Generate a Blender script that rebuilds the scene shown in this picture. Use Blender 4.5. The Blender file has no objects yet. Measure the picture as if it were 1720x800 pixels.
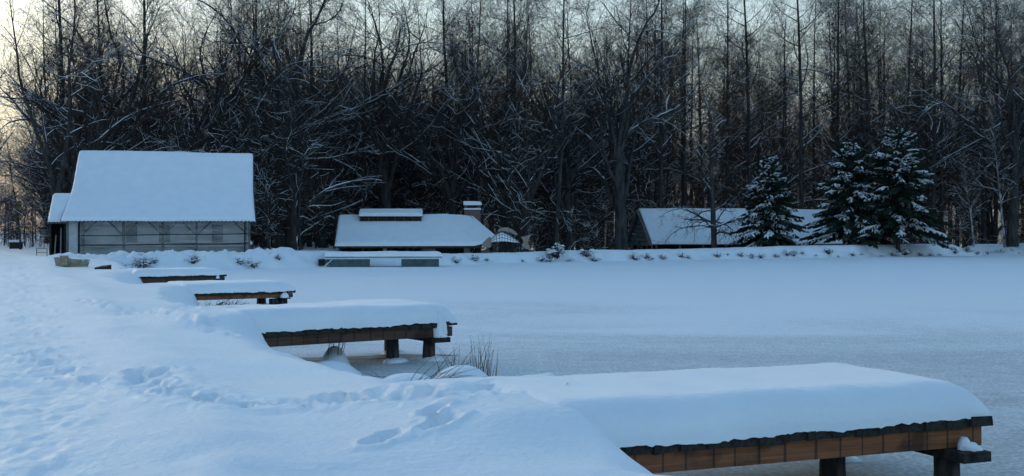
import bpy, bmesh, math, random
import numpy as np

# ------------------------------------------------------------------ camera, sky, sun, exposure
sc = bpy.context.scene
CAMZ = 2.3                      # eye height above the ice (ice is z = 0)
F = 1964.0                      # focal length in pixels of the 1720 px wide picture
cam = bpy.data.cameras.new('camera')
cam.sensor_width = 36.0
cam.lens = 36.0 * F / 1720.0
cam.shift_y = -12.0 / 1720.0
cam.clip_start = 0.05
cam.clip_end = 6000
camo = bpy.data.objects.new('camera', cam)
sc.collection.objects.link(camo)
camo.location = (0, 0, CAMZ)
camo.rotation_euler = (math.pi / 2, 0, 0)
sc.camera = camo

SUN_EL, SUN_AZ = 8.0, -44.0      # low sun, to the left of the view, behind the woods
w = bpy.data.worlds.new('World')
sc.world = w
w.use_nodes = True
nt = w.node_tree
sky = nt.nodes.new('ShaderNodeTexSky')
sky.sky_type = 'NISHITA'
sky.sun_disc = False
sky.sun_elevation = math.radians(SUN_EL)
sky.sun_rotation = math.radians(SUN_AZ)
sky.air_density = 1.2
sky.dust_density = 1.2
sky.ozone_density = 2.9
tint = nt.nodes.new('ShaderNodeMix')
tint.data_type = 'RGBA'
tint.blend_type = 'MULTIPLY'
tint.inputs[0].default_value = 1.0
tint.inputs[7].default_value = (0.97, 0.975, 0.95, 1)      # camera white balance
nt.links.new(sky.outputs[0], tint.inputs[6])
bg = nt.nodes['Background']
bg.inputs[1].default_value = 0.1
# thin high cloud veil, thickest towards the horizon all round
tco = nt.nodes.new('ShaderNodeTexCoord')
sep = nt.nodes.new('ShaderNodeSeparateXYZ')
nt.links.new(tco.outputs['Generated'], sep.inputs[0])
vr = nt.nodes.new('ShaderNodeMapRange')
vr.interpolation_type = 'SMOOTHSTEP'
vr.inputs[1].default_value = 0.0
vr.inputs[2].default_value = 0.40
vr.inputs[3].default_value = 0.93
vr.inputs[4].default_value = 0.0
nt.links.new(sep.outputs[2], vr.inputs[0])
veil = nt.nodes.new('ShaderNodeMix')
veil.data_type = 'RGBA'
# the veil glows towards the sunset and is dim and blue on the opposite side
dot = nt.nodes.new('ShaderNodeVectorMath')
dot.operation = 'DOT_PRODUCT'
dot.inputs[1].default_value = (math.sin(math.radians(SUN_AZ)), math.cos(math.radians(SUN_AZ)), 0)
nt.links.new(tco.outputs['Generated'], dot.inputs[0])
glow = nt.nodes.new('ShaderNodeMapRange')
glow.inputs[1].default_value = -1.0
nt.links.new(dot.outputs['Value'], glow.inputs[0])
vcol = nt.nodes.new('ShaderNodeMix')
vcol.data_type = 'RGBA'
vcol.inputs[6].default_value = (0.62, 0.76, 0.94, 1)
vcol.inputs[7].default_value = (1.58, 1.56, 1.50, 1)
nt.links.new(glow.outputs[0], vcol.inputs[0])
nt.links.new(vcol.outputs[2], veil.inputs[7])
nt.links.new(vr.outputs[0], veil.inputs[0])
nt.links.new(tint.outputs[2], veil.inputs[6])
nt.links.new(veil.outputs[2], bg.inputs[0])

sl = bpy.data.lights.new('sun', 'SUN')
sl.energy = 0.05
sl.angle = math.radians(12)
sl.color = (1.0, 0.82, 0.66)
so = bpy.data.objects.new('sun', sl)
sc.collection.objects.link(so)
a_, e_ = math.radians(SUN_AZ), math.radians(SUN_EL + 4)
from mathutils import Vector
so.rotation_euler = Vector((math.sin(a_) * math.cos(e_), math.cos(a_) * math.cos(e_), math.sin(e_))).to_track_quat('Z', 'Y').to_euler()

sc.view_settings.view_transform = 'Standard'
sc.view_settings.look = 'None'
sc.view_settings.gamma = 1.0
sc.view_settings.use_curve_mapping = False
sc.view_settings.exposure = 2.05
sc.cycles.use_denoising = True
sc.cycles.debug_use_spatial_splits = True
sc.cycles.max_bounces = 3
sc.cycles.diffuse_bounces = 2
sc.cycles.glossy_bounces = 1
sc.cycles.use_adaptive_sampling = True
sc.cycles.adaptive_threshold = 0.03
sc.cycles.transparent_max_bounces = 8

RNG = np.random.default_rng(7)
random.seed(7)
COL = sc.collection

# ------------------------------------------------------------------ helpers
def px(x, y, d):
    """world point seen at photograph pixel x, y at depth d"""
    return ((x - 860.0) / F * d, d, CAMZ - (y - 388.0) / F * d)

def link(o, parent=None):
    COL.objects.link(o)
    if parent is not None:
        o.parent = parent
    return o

def np_mesh(name, V, faces, mat, smooth=True):
    """faces: list of (M,k) integer arrays"""
    me = bpy.data.meshes.new(name)
    V = np.asarray(V, dtype=np.float32)
    faces = [np.asarray(f, dtype=np.int32) for f in faces if len(f)]
    me.vertices.add(len(V))
    me.vertices.foreach_set('co', V.ravel())
    nl = sum(f.size for f in faces)
    npol = sum(len(f) for f in faces)
    me.loops.add(nl)
    me.loops.foreach_set('vertex_index', np.concatenate([f.ravel() for f in faces]))
    tot = np.concatenate([np.full(len(f), f.shape[1], np.int32) for f in faces])
    st = np.concatenate([[0], np.cumsum(tot)[:-1]]).astype(np.int32)
    me.polygons.add(npol)
    me.polygons.foreach_set('loop_start', st)
    me.polygons.foreach_set('use_smooth', np.full(npol, smooth, bool))
    me.update(calc_edges=True)
    me.validate()
    if mat is not None:
        me.materials.append(mat)
    return me

def ob(name, me, parent=None, loc=None, rotz=None):
    o = bpy.data.objects.new(name, me)
    link(o, parent)
    if loc is not None:
        o.location = loc
    if rotz is not None:
        o.rotation_euler = (0, 0, rotz)
    return o

def tag(o, label, cat, group=None):
    o['label'] = label
    o['category'] = cat
    if group:
        o['group'] = group
    return o

def empty(name, loc, rotz=0.0):
    o = bpy.data.objects.new(name, None)
    o.empty_display_size = 0.3
    link(o)
    o.location = loc
    o.rotation_euler = (0, 0, rotz)
    return o

class MB:
    """collects shapes into one mesh"""
    def __init__(s):
        s.V = []; s.Fq = []; s.Ft = []; s.n = 0
    def add(s, V, quads=(), tris=()):
        V = np.asarray(V, float).reshape(-1, 3)
        if len(quads): s.Fq.append(np.asarray(quads, int) + s.n)
        if len(tris): s.Ft.append(np.asarray(tris, int) + s.n)
        s.V.append(V); s.n += len(V)
        return s
    def hexa(s, c):
        """8 corners: bottom 4 counter-clockwise, then top 4"""
        return s.add(c, [(3, 2, 1, 0), (4, 5, 6, 7), (0, 1, 5, 4), (1, 2, 6, 5), (2, 3, 7, 6), (3, 0, 4, 7)])
    def box(s, x0, x1, y0, y1, z0, z1):
        return s.hexa([(x0, y0, z0), (x1, y0, z0), (x1, y1, z0), (x0, y1, z0), (x0, y0, z1), (x1, y0, z1), (x1, y1, z1), (x0, y1, z1)])
    def bar(s, a, b, wd, hg, up=(0, 0, 1)):
        """square bar from a to b"""
        a = np.array(a, float); b = np.array(b, float)
        t = b - a; t /= np.linalg.norm(t)
        up = np.array(up, float)
        if abs(np.dot(t, up)) > 0.95: up = np.array((0, 1.0, 0))
        sd = np.cross(t, up); sd /= np.linalg.norm(sd)
        u = np.cross(sd, t)
        sd *= wd / 2; u *= hg / 2
        return s.hexa([a - sd - u, a + sd - u, b + sd - u, b - sd - u, a - sd + u, a + sd + u, b + sd + u, b - sd + u])
    def tubes(s, P, R, sides, cap=False):
        V, Fq = tubes(P, R, sides)
        s.add(V, Fq)
        return s
    def mesh(s, name, mat, smooth=False):
        return np_mesh(name, np.concatenate(s.V), [np.concatenate(f) for f in (s.Fq, s.Ft) if f], mat, smooth)
    def build(s, name, mat, parent=None, smooth=False, loc=None, rotz=None):
        return ob(name, s.mesh(name, mat, smooth), parent, loc, rotz)

def tubes(P, R, sides):
    """P (N,K,3) polylines, R (N,K) radii -> verts, quads"""
    P = np.asarray(P, float); R = np.asarray(R, float)
    N, K, _ = P.shape
    T = np.empty_like(P)
    T[:, 1:-1] = P[:, 2:] - P[:, :-2]
    T[:, 0] = P[:, 1] - P[:, 0]
    T[:, -1] = P[:, -1] - P[:, -2]
    T /= np.linalg.norm(T, axis=2, keepdims=True) + 1e-9
    ref = np.where(np.abs(T[:, :1, 2:3]) > 0.8, np.array([[[1.0, 0, 0]]]), np.array([[[0, 0, 1.0]]]))
    A = np.cross(T, np.broadcast_to(ref, T.shape)); A /= np.linalg.norm(A, axis=2, keepdims=True) + 1e-9
    B = np.cross(A, T)
    th = np.arange(sides) / sides * 2 * math.pi + math.pi / 2
    V = P[:, :, None, :] + R[:, :, None, None] * (A[:, :, None, :] * np.cos(th)[None, None, :, None] + B[:, :, None, :] * np.sin(th)[None, None, :, None])
    idx = np.arange(N * K * sides).reshape(N, K, sides)
    a = idx[:, :-1, :]; b = np.roll(a, -1, axis=2)
    d = idx[:, 1:, :]; c = np.roll(d, -1, axis=2)
    Q = np.stack([a, b, c, d], axis=-1).reshape(-1, 4)
    return V.reshape(-1, 3), Q

def smooth01(t):
    t = np.clip(t, 0, 1)
    return t * t * (3 - 2 * t)

def _hash(ix, iy, seed):
    h = (ix.astype(np.int64) * 374761393 + iy.astype(np.int64) * 668265263 + seed * 974711) & 0xffffffff
    h = ((h ^ (h >> 13)) * 1274126177) & 0xffffffff
    h = h ^ (h >> 16)
    return h / 4294967295.0 * 2 - 1

def vnoise(x, y, seed=0):
    x0 = np.floor(x); y0 = np.floor(y)
    fx = x - x0; fy = y - y0
    fx = fx * fx * (3 - 2 * fx); fy = fy * fy * (3 - 2 * fy)
    a = _hash(x0, y0, seed); b = _hash(x0 + 1, y0, seed)
    c = _hash(x0, y0 + 1, seed); d = _hash(x0 + 1, y0 + 1, seed)
    return (a * (1 - fx) + b * fx) * (1 - fy) + (c * (1 - fx) + d * fx) * fy

# ------------------------------------------------------------------ materials
def new_mat(name):
    m = bpy.data.materials.new(name)
    m.use_nodes = True
    t = m.node_tree
    return m, t, t.nodes['Principled BSDF']

def noise_mat(name, c1, c2, scale=6.0, rough=0.85, stretch=(1, 1, 1), bump=0.0, bscale=None, detail=6.0, lo=0.35, hi=0.65, spec=0.3):
    m, t, p = new_mat(name)
    tc = t.nodes.new('ShaderNodeTexCoord')
    mp = t.nodes.new('ShaderNodeMapping')
    mp.inputs['Scale'].default_value = stretch
    t.links.new(tc.outputs['Object'], mp.inputs[0])
    n = t.nodes.new('ShaderNodeTexNoise')
    n.inputs['Scale'].default_value = scale
    n.inputs['Detail'].default_value = detail
    t.links.new(mp.outputs[0], n.inputs['Vector'])
    r = t.nodes.new('ShaderNodeValToRGB')
    r.color_ramp.elements[0].position = lo; r.color_ramp.elements[1].position = hi
    r.color_ramp.elements[0].color = (*c1, 1); r.color_ramp.elements[1].color = (*c2, 1)
    t.links.new(n.outputs[0], r.inputs[0])
    t.links.new(r.outputs[0], p.inputs['Base Color'])
    p.inputs['Roughness'].default_value = rough
    p.inputs['Specular IOR Level'].default_value = spec
    if bump:
        n2 = t.nodes.new('ShaderNodeTexNoise')
        n2.inputs['Scale'].default_value = bscale or scale * 3
        n2.inputs['Detail'].default_value = 5
        t.links.new(mp.outputs[0], n2.inputs['Vector'])
        b = t.nodes.new('ShaderNodeBump')
        b.inputs['Strength'].default_value = bump
        b.inputs['Distance'].default_value = 0.02
        t.links.new(n2.outputs[0], b.inputs['Height'])
        t.links.new(b.outputs[0], p.inputs['Normal'])
    return m

M = {}
M['snow'] = noise_mat('snow', (0.80, 0.83, 0.87), (0.86, 0.88, 0.90), 1.5, 0.5, bump=0.45, bscale=16.0, spec=0.6)
M['snow_ground'] = noise_mat('snow_ground', (0.80, 0.83, 0.87), (0.87, 0.885, 0.90), 0.6, 0.52, bump=0.75, bscale=15.0, spec=0.5)
for k_, w_ in (('snow', 0.45), ('snow_ground', 0.25)):
    q_ = M[k_].node_tree.nodes['Principled BSDF']
    q_.inputs['Sheen Weight'].default_value = w_      # crusted snow scatters light forward at low angles
    q_.inputs['Sheen Roughness'].default_value = 0.45
M['branch_snow'] = noise_mat('branch_snow', (0.78, 0.81, 0.85), (0.86, 0.88, 0.90), 3.0, 0.8, spec=0.2)
M['bark'] = noise_mat('bark', (0.026, 0.025, 0.026), (0.078, 0.070, 0.064), 3.5, 0.95, (1, 1, 0.25), spec=0.1)
M['bark_pale'] = noise_mat('bark_pale', (0.05, 0.05, 0.05), (0.36, 0.35, 0.33), 2.2, 0.9, (1, 1, 0.5), spec=0.1, lo=0.4, hi=0.55)
M['twig'] = noise_mat('twig', (0.030, 0.022, 0.018), (0.065, 0.045, 0.034), 1.2, 0.95, spec=0.1)
M['twig_red'] = noise_mat('twig_red', (0.05, 0.03, 0.02), (0.13, 0.065, 0.04), 0.8, 0.95, spec=0.1)
M['needles'] = noise_mat('needles', (0.010, 0.020, 0.014), (0.030, 0.050, 0.032), 2.0, 0.8, spec=0.2)
M['wood_dark'] = noise_mat('wood_dark', (0.007, 0.007, 0.007), (0.050, 0.042, 0.033), 11.0, 0.85, (1, 1, 1), bump=0.6, bscale=30, spec=0.3)
M['timber'] = noise_mat('timber', (0.10, 0.10, 0.095), (0.20, 0.19, 0.175), 5.0, 0.85, (1, 1, 0.3), bump=0.3, spec=0.2)
M['timber_dark'] = noise_mat('timber_dark', (0.03, 0.032, 0.036), (0.075, 0.075, 0.075), 5.0, 0.85, (1, 1, 0.3), spec=0.2)
M['timber_brown'] = noise_mat('timber_brown', (0.05, 0.032, 0.022), (0.13, 0.085, 0.055), 4.0, 0.85, spec=0.2)
M['black'] = noise_mat('black', (0.008, 0.008, 0.009), (0.016, 0.016, 0.018), 5.0, 0.6)
M['metal_sheet'] = noise_mat('metal_sheet', (0.04, 0.05, 0.06), (0.08, 0.095, 0.11), 3.0, 0.5)
M['panel_white'] = noise_mat('panel_white', (0.38, 0.40, 0.41), (0.48, 0.50, 0.51), 1.5, 0.6, (1, 1, 3))
M['board_grey'] = noise_mat('board_grey', (0.13, 0.135, 0.13), (0.24, 0.24, 0.23), 2.0, 0.85, (0.4, 1, 4), bump=0.3, spec=0.2)
M['float_green'] = noise_mat('float_green', (0.055, 0.085, 0.09), (0.09, 0.125, 0.125), 3.0, 0.6)
M['white_paint'] = noise_mat('white_paint', (0.55, 0.57, 0.56), (0.70, 0.71, 0.70), 4.0, 0.6)
M['fish_panel'] = noise_mat('fish_panel', (0.26, 0.20, 0.16), (0.36, 0.285, 0.225), 4.0, 0.75)
M['inner_pale'] = noise_mat('inner_pale', (0.50, 0.50, 0.48), (0.66, 0.65, 0.63), 0.7, 0.85)
M['wire'] = noise_mat('wire', (0.02, 0.02, 0.022), (0.05, 0.045, 0.04), 8.0, 0.6)
M['boat_wood'] = noise_mat('boat_wood', (0.22, 0.185, 0.12), (0.38, 0.33, 0.22), 3.0, 0.8, (1, 1, 4), bump=0.3)
M['red_paint'] = noise_mat('red_paint', (0.16, 0.02, 0.015), (0.24, 0.035, 0.025), 6.0, 0.6)
M['grass'] = noise_mat('grass', (0.07, 0.06, 0.04), (0.20, 0.16, 0.10), 9.0, 0.9, spec=0.1)
M['grass_dark'] = noise_mat('grass_dark', (0.020, 0.018, 0.015), (0.075, 0.058, 0.04), 6.0, 0.95, spec=0.1)
M['stone'] = noise_mat('stone', (0.10, 0.085, 0.075), (0.22, 0.18, 0.15), 3.0, 0.9, bump=0.4)

def wood_beam_mat(name, pitch, c1, c2, stain=0.75):
    """weathered wood with dark drip stains below the gaps of the deck planks (object x runs along the beam)"""
    m, t, p = new_mat(name)
    N, L = t.nodes, t.links
    tc = N.new('ShaderNodeTexCoord')
    mp = N.new('ShaderNodeMapping'); mp.inputs['Scale'].default_value = (0.7, 5, 14)
    L.new(tc.outputs['Object'], mp.inputs[0])
    n = N.new('ShaderNodeTexNoise'); n.inputs['Scale'].default_value = 2.5; n.inputs['Detail'].default_value = 8
    L.new(mp.outputs[0], n.inputs['Vector'])
    r = N.new('ShaderNodeValToRGB')
    r.color_ramp.elements[0].position = 0.3; r.color_ramp.elements[1].position = 0.7
    r.color_ramp.elements[0].color = (*c1, 1); r.color_ramp.elements[1].color = (*c2, 1)
    L.new(n.outputs[0], r.inputs[0])
    sx = N.new('ShaderNodeSeparateXYZ'); L.new(tc.outputs['Object'], sx.inputs[0])
    n2 = N.new('ShaderNodeTexNoise'); n2.inputs['Scale'].default_value = 1.1; n2.inputs['Detail'].default_value = 2
    cx1 = N.new('ShaderNodeCombineXYZ'); L.new(sx.outputs[0], cx1.inputs[0]); L.new(cx1.outputs[0], n2.inputs['Vector'])
    ad = N.new('ShaderNodeMath'); ad.operation = 'MULTIPLY_ADD'; ad.inputs[1].default_value = 0.42
    L.new(n2.outputs[0], ad.inputs[0]); L.new(sx.outputs[0], ad.inputs[2])
    dv = N.new('ShaderNodeMath'); dv.operation = 'DIVIDE'; dv.inputs[1].default_value = pitch
    L.new(ad.outputs[0], dv.inputs[0])
    fr = N.new('ShaderNodeMath'); fr.operation = 'PINGPONG'; fr.inputs[1].default_value = 0.5
    L.new(dv.outputs[0], fr.inputs[0])
    r2 = N.new('ShaderNodeValToRGB')
    r2.color_ramp.elements[0].position = 0.015; r2.color_ramp.elements[1].position = 0.06
    r2.color_ramp.elements[0].color = (1 - stain, 1 - stain, 1 - stain, 1); r2.color_ramp.elements[1].color = (1, 1, 1, 1)
    L.new(fr.outputs[0], r2.inputs[0])
    n3 = N.new('ShaderNodeTexNoise'); n3.inputs['Scale'].default_value = 3.0; n3.inputs['Detail'].default_value = 4
    L.new(tc.outputs['Object'], n3.inputs['Vector'])
    r3 = N.new('ShaderNodeValToRGB')
    r3.color_ramp.elements[0].position = 0.36; r3.color_ramp.elements[1].position = 0.5
    r3.color_ramp.elements[0].color = (0.35, 0.33, 0.33, 1); r3.color_ramp.elements[1].color = (1, 1, 1, 1)
    L.new(n3.outputs[0], r3.inputs[0])
    m1 = N.new('ShaderNodeMix'); m1.data_type = 'RGBA'; m1.blend_type = 'MULTIPLY'; m1.inputs[0].default_value = 1
    L.new(r.outputs[0], m1.inputs[6]); L.new(r2.outputs[0], m1.inputs[7])
    m2 = N.new('ShaderNodeMix'); m2.data_type = 'RGBA'; m2.blend_type = 'MULTIPLY'; m2.inputs[0].default_value = 1
    L.new(m1.outputs[2], m2.inputs[6]); L.new(r3.outputs[0], m2.inputs[7])
    L.new(m2.outputs[2], p.inputs['Base Color'])
    p.inputs['Roughness'].default_value = 0.75
    b = N.new('ShaderNodeBump'); b.inputs['Strength'].default_value = 0.4; b.inputs['Distance'].default_value = 0.01
    L.new(n.outputs[0], b.inputs['Height']); L.new(b.outputs[0], p.inputs['Normal'])
    return m

M['beam'] = wood_beam_mat('beam', 0.24, (0.14, 0.044, 0.014), (0.32, 0.115, 0.040))
M['beam_old'] = wood_beam_mat('beam_old', 0.24, (0.035, 0.018, 0.010), (0.12, 0.055, 0.028))

def film_mat():
    """wrinkled translucent plastic sheeting"""
    m, t, p = new_mat('plastic_film')
    N, L = t.nodes, t.links
    tc = N.new('ShaderNodeTexCoord')
    mp = N.new('ShaderNodeMapping'); mp.inputs['Scale'].default_value = (0.30, 1, 2.6); mp.inputs['Rotation'].default_value = (0, 0.22, 0)
    L.new(tc.outputs['Object'], mp.inputs[0])
    n = N.new('ShaderNodeTexNoise'); n.inputs['Scale'].default_value = 1.6; n.inputs['Detail'].default_value = 3; n.inputs['Distortion'].default_value = 0.1
    L.new(mp.outputs[0], n.inputs['Vector'])
    r = N.new('ShaderNodeValToRGB')
    r.color_ramp.elements[0].position = 0.35; r.color_ramp.elements[1].position = 0.7
    r.color_ramp.elements[0].color = (0.10, 0.10, 0.10, 1); r.color_ramp.elements[1].color = (0.34, 0.34, 0.34, 1)
    L.new(n.outputs[0], r.inputs[0])
    p.inputs['Base Color'].default_value = (0.72, 0.72, 0.71, 1)
    p.inputs['Roughness'].default_value = 0.45
    L.new(r.outputs[0], p.inputs['Alpha'])
    b = N.new('ShaderNodeBump'); b.inputs['Strength'].default_value = 0.7; b.inputs['Distance'].default_value = 0.08
    L.new(n.outputs[0], b.inputs['Height']); L.new(b.outputs[0], p.inputs['Normal'])
    return m
M['film'] = film_mat()

def brick_mat():
    m, t, p = new_mat('brick')
    N, L = t.nodes, t.links
    tc = N.new('ShaderNodeTexCoord')
    mp = N.new('ShaderNodeMapping'); mp.inputs['Rotation'].default_value = (math.pi / 2, 0, 0)
    L.new(tc.outputs['Object'], mp.inputs[0])
    b = N.new('ShaderNodeTexBrick')
    b.inputs['Color1'].default_value = (0.25, 0.13, 0.10, 1); b.inputs['Color2'].default_value = (0.17, 0.10, 0.085, 1)
    b.inputs['Mortar'].default_value = (0.20, 0.17, 0.15, 1)
    b.inputs['Scale'].default_value = 4.0; b.inputs['Mortar Size'].default_value = 0.012
    L.new(mp.outputs[0], b.inputs['Vector'])
    L.new(b.outputs[0], p.inputs['Base Color'])
    p.inputs['Roughness'].default_value = 0.9
    return m
M['brick'] = brick_mat()

def ice_mat():
    """pond ice under a patchy, wind-blown dusting of snow"""
    m, t, p = new_mat('ice')
    N, L = t.nodes, t.links
    tc = N.new('ShaderNodeTexCoord')
    def noise(scale, detail, stretch=(1, 1, 1), dist=0.0):
        mp = N.new('ShaderNodeMapping'); mp.inputs['Scale'].default_value = stretch
        L.new(tc.outputs['Object'], mp.inputs[0])
        n = N.new('ShaderNodeTexNoise'); n.inputs['Scale'].default_value = scale; n.inputs['Detail'].default_value = detail
        n.inputs['Distortion'].default_value = dist
        L.new(mp.outputs[0], n.inputs['Vector'])
        return n.outputs[0]
    def math_(op, a, b, clamp=False):
        k = N.new('ShaderNodeMath'); k.operation = op; k.use_clamp = clamp
        for i, v in enumerate((a, b)):
            if isinstance(v, (int, float)): k.inputs[i].default_value = v
            else: L.new(v, k.inputs[i])
        return k.outputs[0]
    sx = N.new('ShaderNodeSeparateXYZ'); L.new(tc.outputs['Object'], sx.inputs[0])
    # the dusting lies thicker on the far, sheltered half of the pond
    dist = N.new('ShaderNodeMapRange'); dist.inputs[1].default_value = 12; dist.inputs[2].default_value = 50
    dist.inputs[3].default_value = 0.30; dist.inputs[4].default_value = 1.7; dist.clamp = True
    L.new(sx.outputs[1], dist.inputs[0])
    big = noise(0.12, 6, (0.6, 1.3, 1), 1.2)
    cover = math_('ADD', dist.outputs[0], math_('MULTIPLY', math_('SUBTRACT', big, 0.5), 1.5))
    fine = noise(17.0, 3)
    mid = noise(3.0, 4)
    sp = math_('ADD', math_('MULTIPLY', fine, 0.75), math_('MULTIPLY', mid, 0.25))
    amt = math_('ADD', cover, math_('MULTIPLY', math_('SUBTRACT', sp, 0.5), 2.3))
    amt = math_('MINIMUM', math_('MAXIMUM', amt, 0.0), 1.0)
    mix = N.new('ShaderNodeMix'); mix.data_type = 'RGBA'
    mix.inputs[6].default_value = (0.31, 0.325, 0.325, 1); mix.inputs[7].default_value = (0.86, 0.88, 0.89, 1)
    L.new(amt, mix.inputs[0]); L.new(mix.outputs[2], p.inputs['Base Color'])
    rr = N.new('ShaderNodeMapRange'); rr.inputs[3].default_value = 0.42; rr.inputs[4].default_value = 0.75
    L.new(amt, rr.inputs[0]); L.new(rr.outputs[0], p.inputs['Roughness'])
    p.inputs['Specular IOR Level'].default_value = 0.25
    b = N.new('ShaderNodeBump'); b.inputs['Strength'].default_value = 0.5; b.inputs['Distance'].default_value = 0.012
    L.new(sp, b.inputs['Height']); L.new(b.outputs[0], p.inputs['Normal'])
    return m
M['ice'] = ice_mat()
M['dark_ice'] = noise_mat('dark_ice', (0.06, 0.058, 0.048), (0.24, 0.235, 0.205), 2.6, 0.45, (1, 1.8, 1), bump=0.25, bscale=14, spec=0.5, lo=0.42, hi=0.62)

# ------------------------------------------------------------------ the pond and the snowy ground
SHORE = [(14, -14), (8, -4), (5, 2.5), (3.2, 6.5), (1.75, 9.2), (0.7, 11.2), (-1.25, 14.4), (-2.55, 17.0), (-3.45, 19.2), (-4.9, 22.5),
         (-7.0, 28), (-8.5, 33.0), (-11.2, 37.5), (-13.0, 41.6), (-15.3, 50), (-18.6, 59), (-21.3, 64.5), (-20.2, 66.2), (-16.4, 70),
         (-12, 74), (-9, 76.6), (-4.8, 78.5), (0, 83.5), (6.2, 87.5), (16, 94), (27.6, 100.5), (49.5, 113), (90, 136), (150, 120), (150, -14)]

def shore_sd(x, y):
    """signed distance to the waterline, positive on land"""
    d2 = np.full(x.shape, 1e18)
    inside = np.zeros(x.shape, bool)
    n = len(SHORE)
    for i in range(n):
        (x0, y0), (x1, y1) = SHORE[i], SHORE[(i + 1) % n]
        ex, ey = x1 - x0, y1 - y0
        t = np.clip(((x - x0) * ex + (y - y0) * ey) / (ex * ex + ey * ey), 0, 1)
        d2 = np.minimum(d2, (x - x0 - t * ex) ** 2 + (y - y0 - t * ey) ** 2)
        if y0 != y1:
            c = ((y0 > y) != (y1 > y)) & (x < ex * (y - y0) / ey + x0)
            inside ^= c
    return np.where(inside, -1, 1) * np.sqrt(d2)

def poly_dist(x, y, pts):
    d2 = np.full(x.shape, 1e18)
    for (x0, y0), (x1, y1) in zip(pts[:-1], pts[1:]):
        ex, ey = x1 - x0, y1 - y0
        t = np.clip(((x - x0) * ex + (y - y0) * ey) / (ex * ex + ey * ey), 0, 1)
        d2 = np.minimum(d2, (x - x0 - t * ex) ** 2 + (y - y0 - t * ey) ** 2)
    return np.sqrt(d2)

# near corner where the deck leaves the snow, outer near corner, deck height, width
DOCKS = [((0.70, 8.90), (4.22, 10.30), 0.66, 2.0),
         ((-3.98, 18.60), (-0.98, 20.70), 0.69, 2.0),
         ((-9.02, 33.55), (-6.54, 35.30), 0.50, 2.0),
         ((-13.45, 43.00), (-10.88, 44.60), 0.63, 2.0)]

def dock_axes(k):
    (ax, ay), (bx, by), z, wd = DOCKS[k]
    L = math.hypot(bx - ax, by - ay)
    u = ((bx - ax) / L, (by - ay) / L)
    return (ax, ay), u, (-u[1], u[0]), L, z, wd

PATH = [(-2.6, 3.0), (-3.6, 8.0), (-5.2, 12.5), (-7.9, 18.5), (-12.5, 30), (-18.8, 43.6), (-25.5, 60), (-33, 76), (-44, 96)]
TRACKS = [[(-3.9, 12.6), (-3.5, 11.4), (-2.85, 10.5), (-2.3, 10.15), (-1.55, 10.2), (-0.9, 9.95), (-0.5, 9.75), (0.0, 10.1), (0.5, 10.5)],
          [(-0.85, 8.3), (-0.62, 8.75), (-0.42, 9.4)],
          [(-9.4, 25.5), (-7.6, 22.5), (-6.6, 20.8), (-5.4, 19.6), (-4.3, 19.6)],
          [(-6.6, 20.8), (-4.9, 18.2), (-3.9, 16.6)],
          [(-6.3, 15.2), (-5.3, 13.4), (-4.3, 12.0)]]
PRINTS = []
for ti, tr in enumerate(TRACKS):
    side = 1
    for (x0, y0), (x1, y1) in zip(tr[:-1], tr[1:]):
        L = math.hypot(x1 - x0, y1 - y0)
        nst = max(1, int(round(L / 0.42)))
        for j in range(nst):
            f = (j + random.uniform(-0.15, 0.15)) / nst
            dx, dy = (x1 - x0) / L, (y1 - y0) / L
            PRINTS.append((x0 + (x1 - x0) * f - dy * 0.10 * side, y0 + (y1 - y0) * f + dx * 0.10 * side,
                           math.atan2(dy, dx) + random.uniform(-.3, .3), random.uniform(0.04, 0.085) * (1.0 if ti in (0, 1) else 0.6)))
            side = -side
HUMMOCKS = [(-1.42, 15.9, 0.36, 0.52), (-0.68, 15.9, 0.47, 0.46), (-1.10, 15.1, 0.22, 0.40), (-3.02, 19.9, 0.36, 0.22), (-2.9, 18.7, 0.22, 0.42), (-7.2, 31.2, 0.3, 0.5)]

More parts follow.
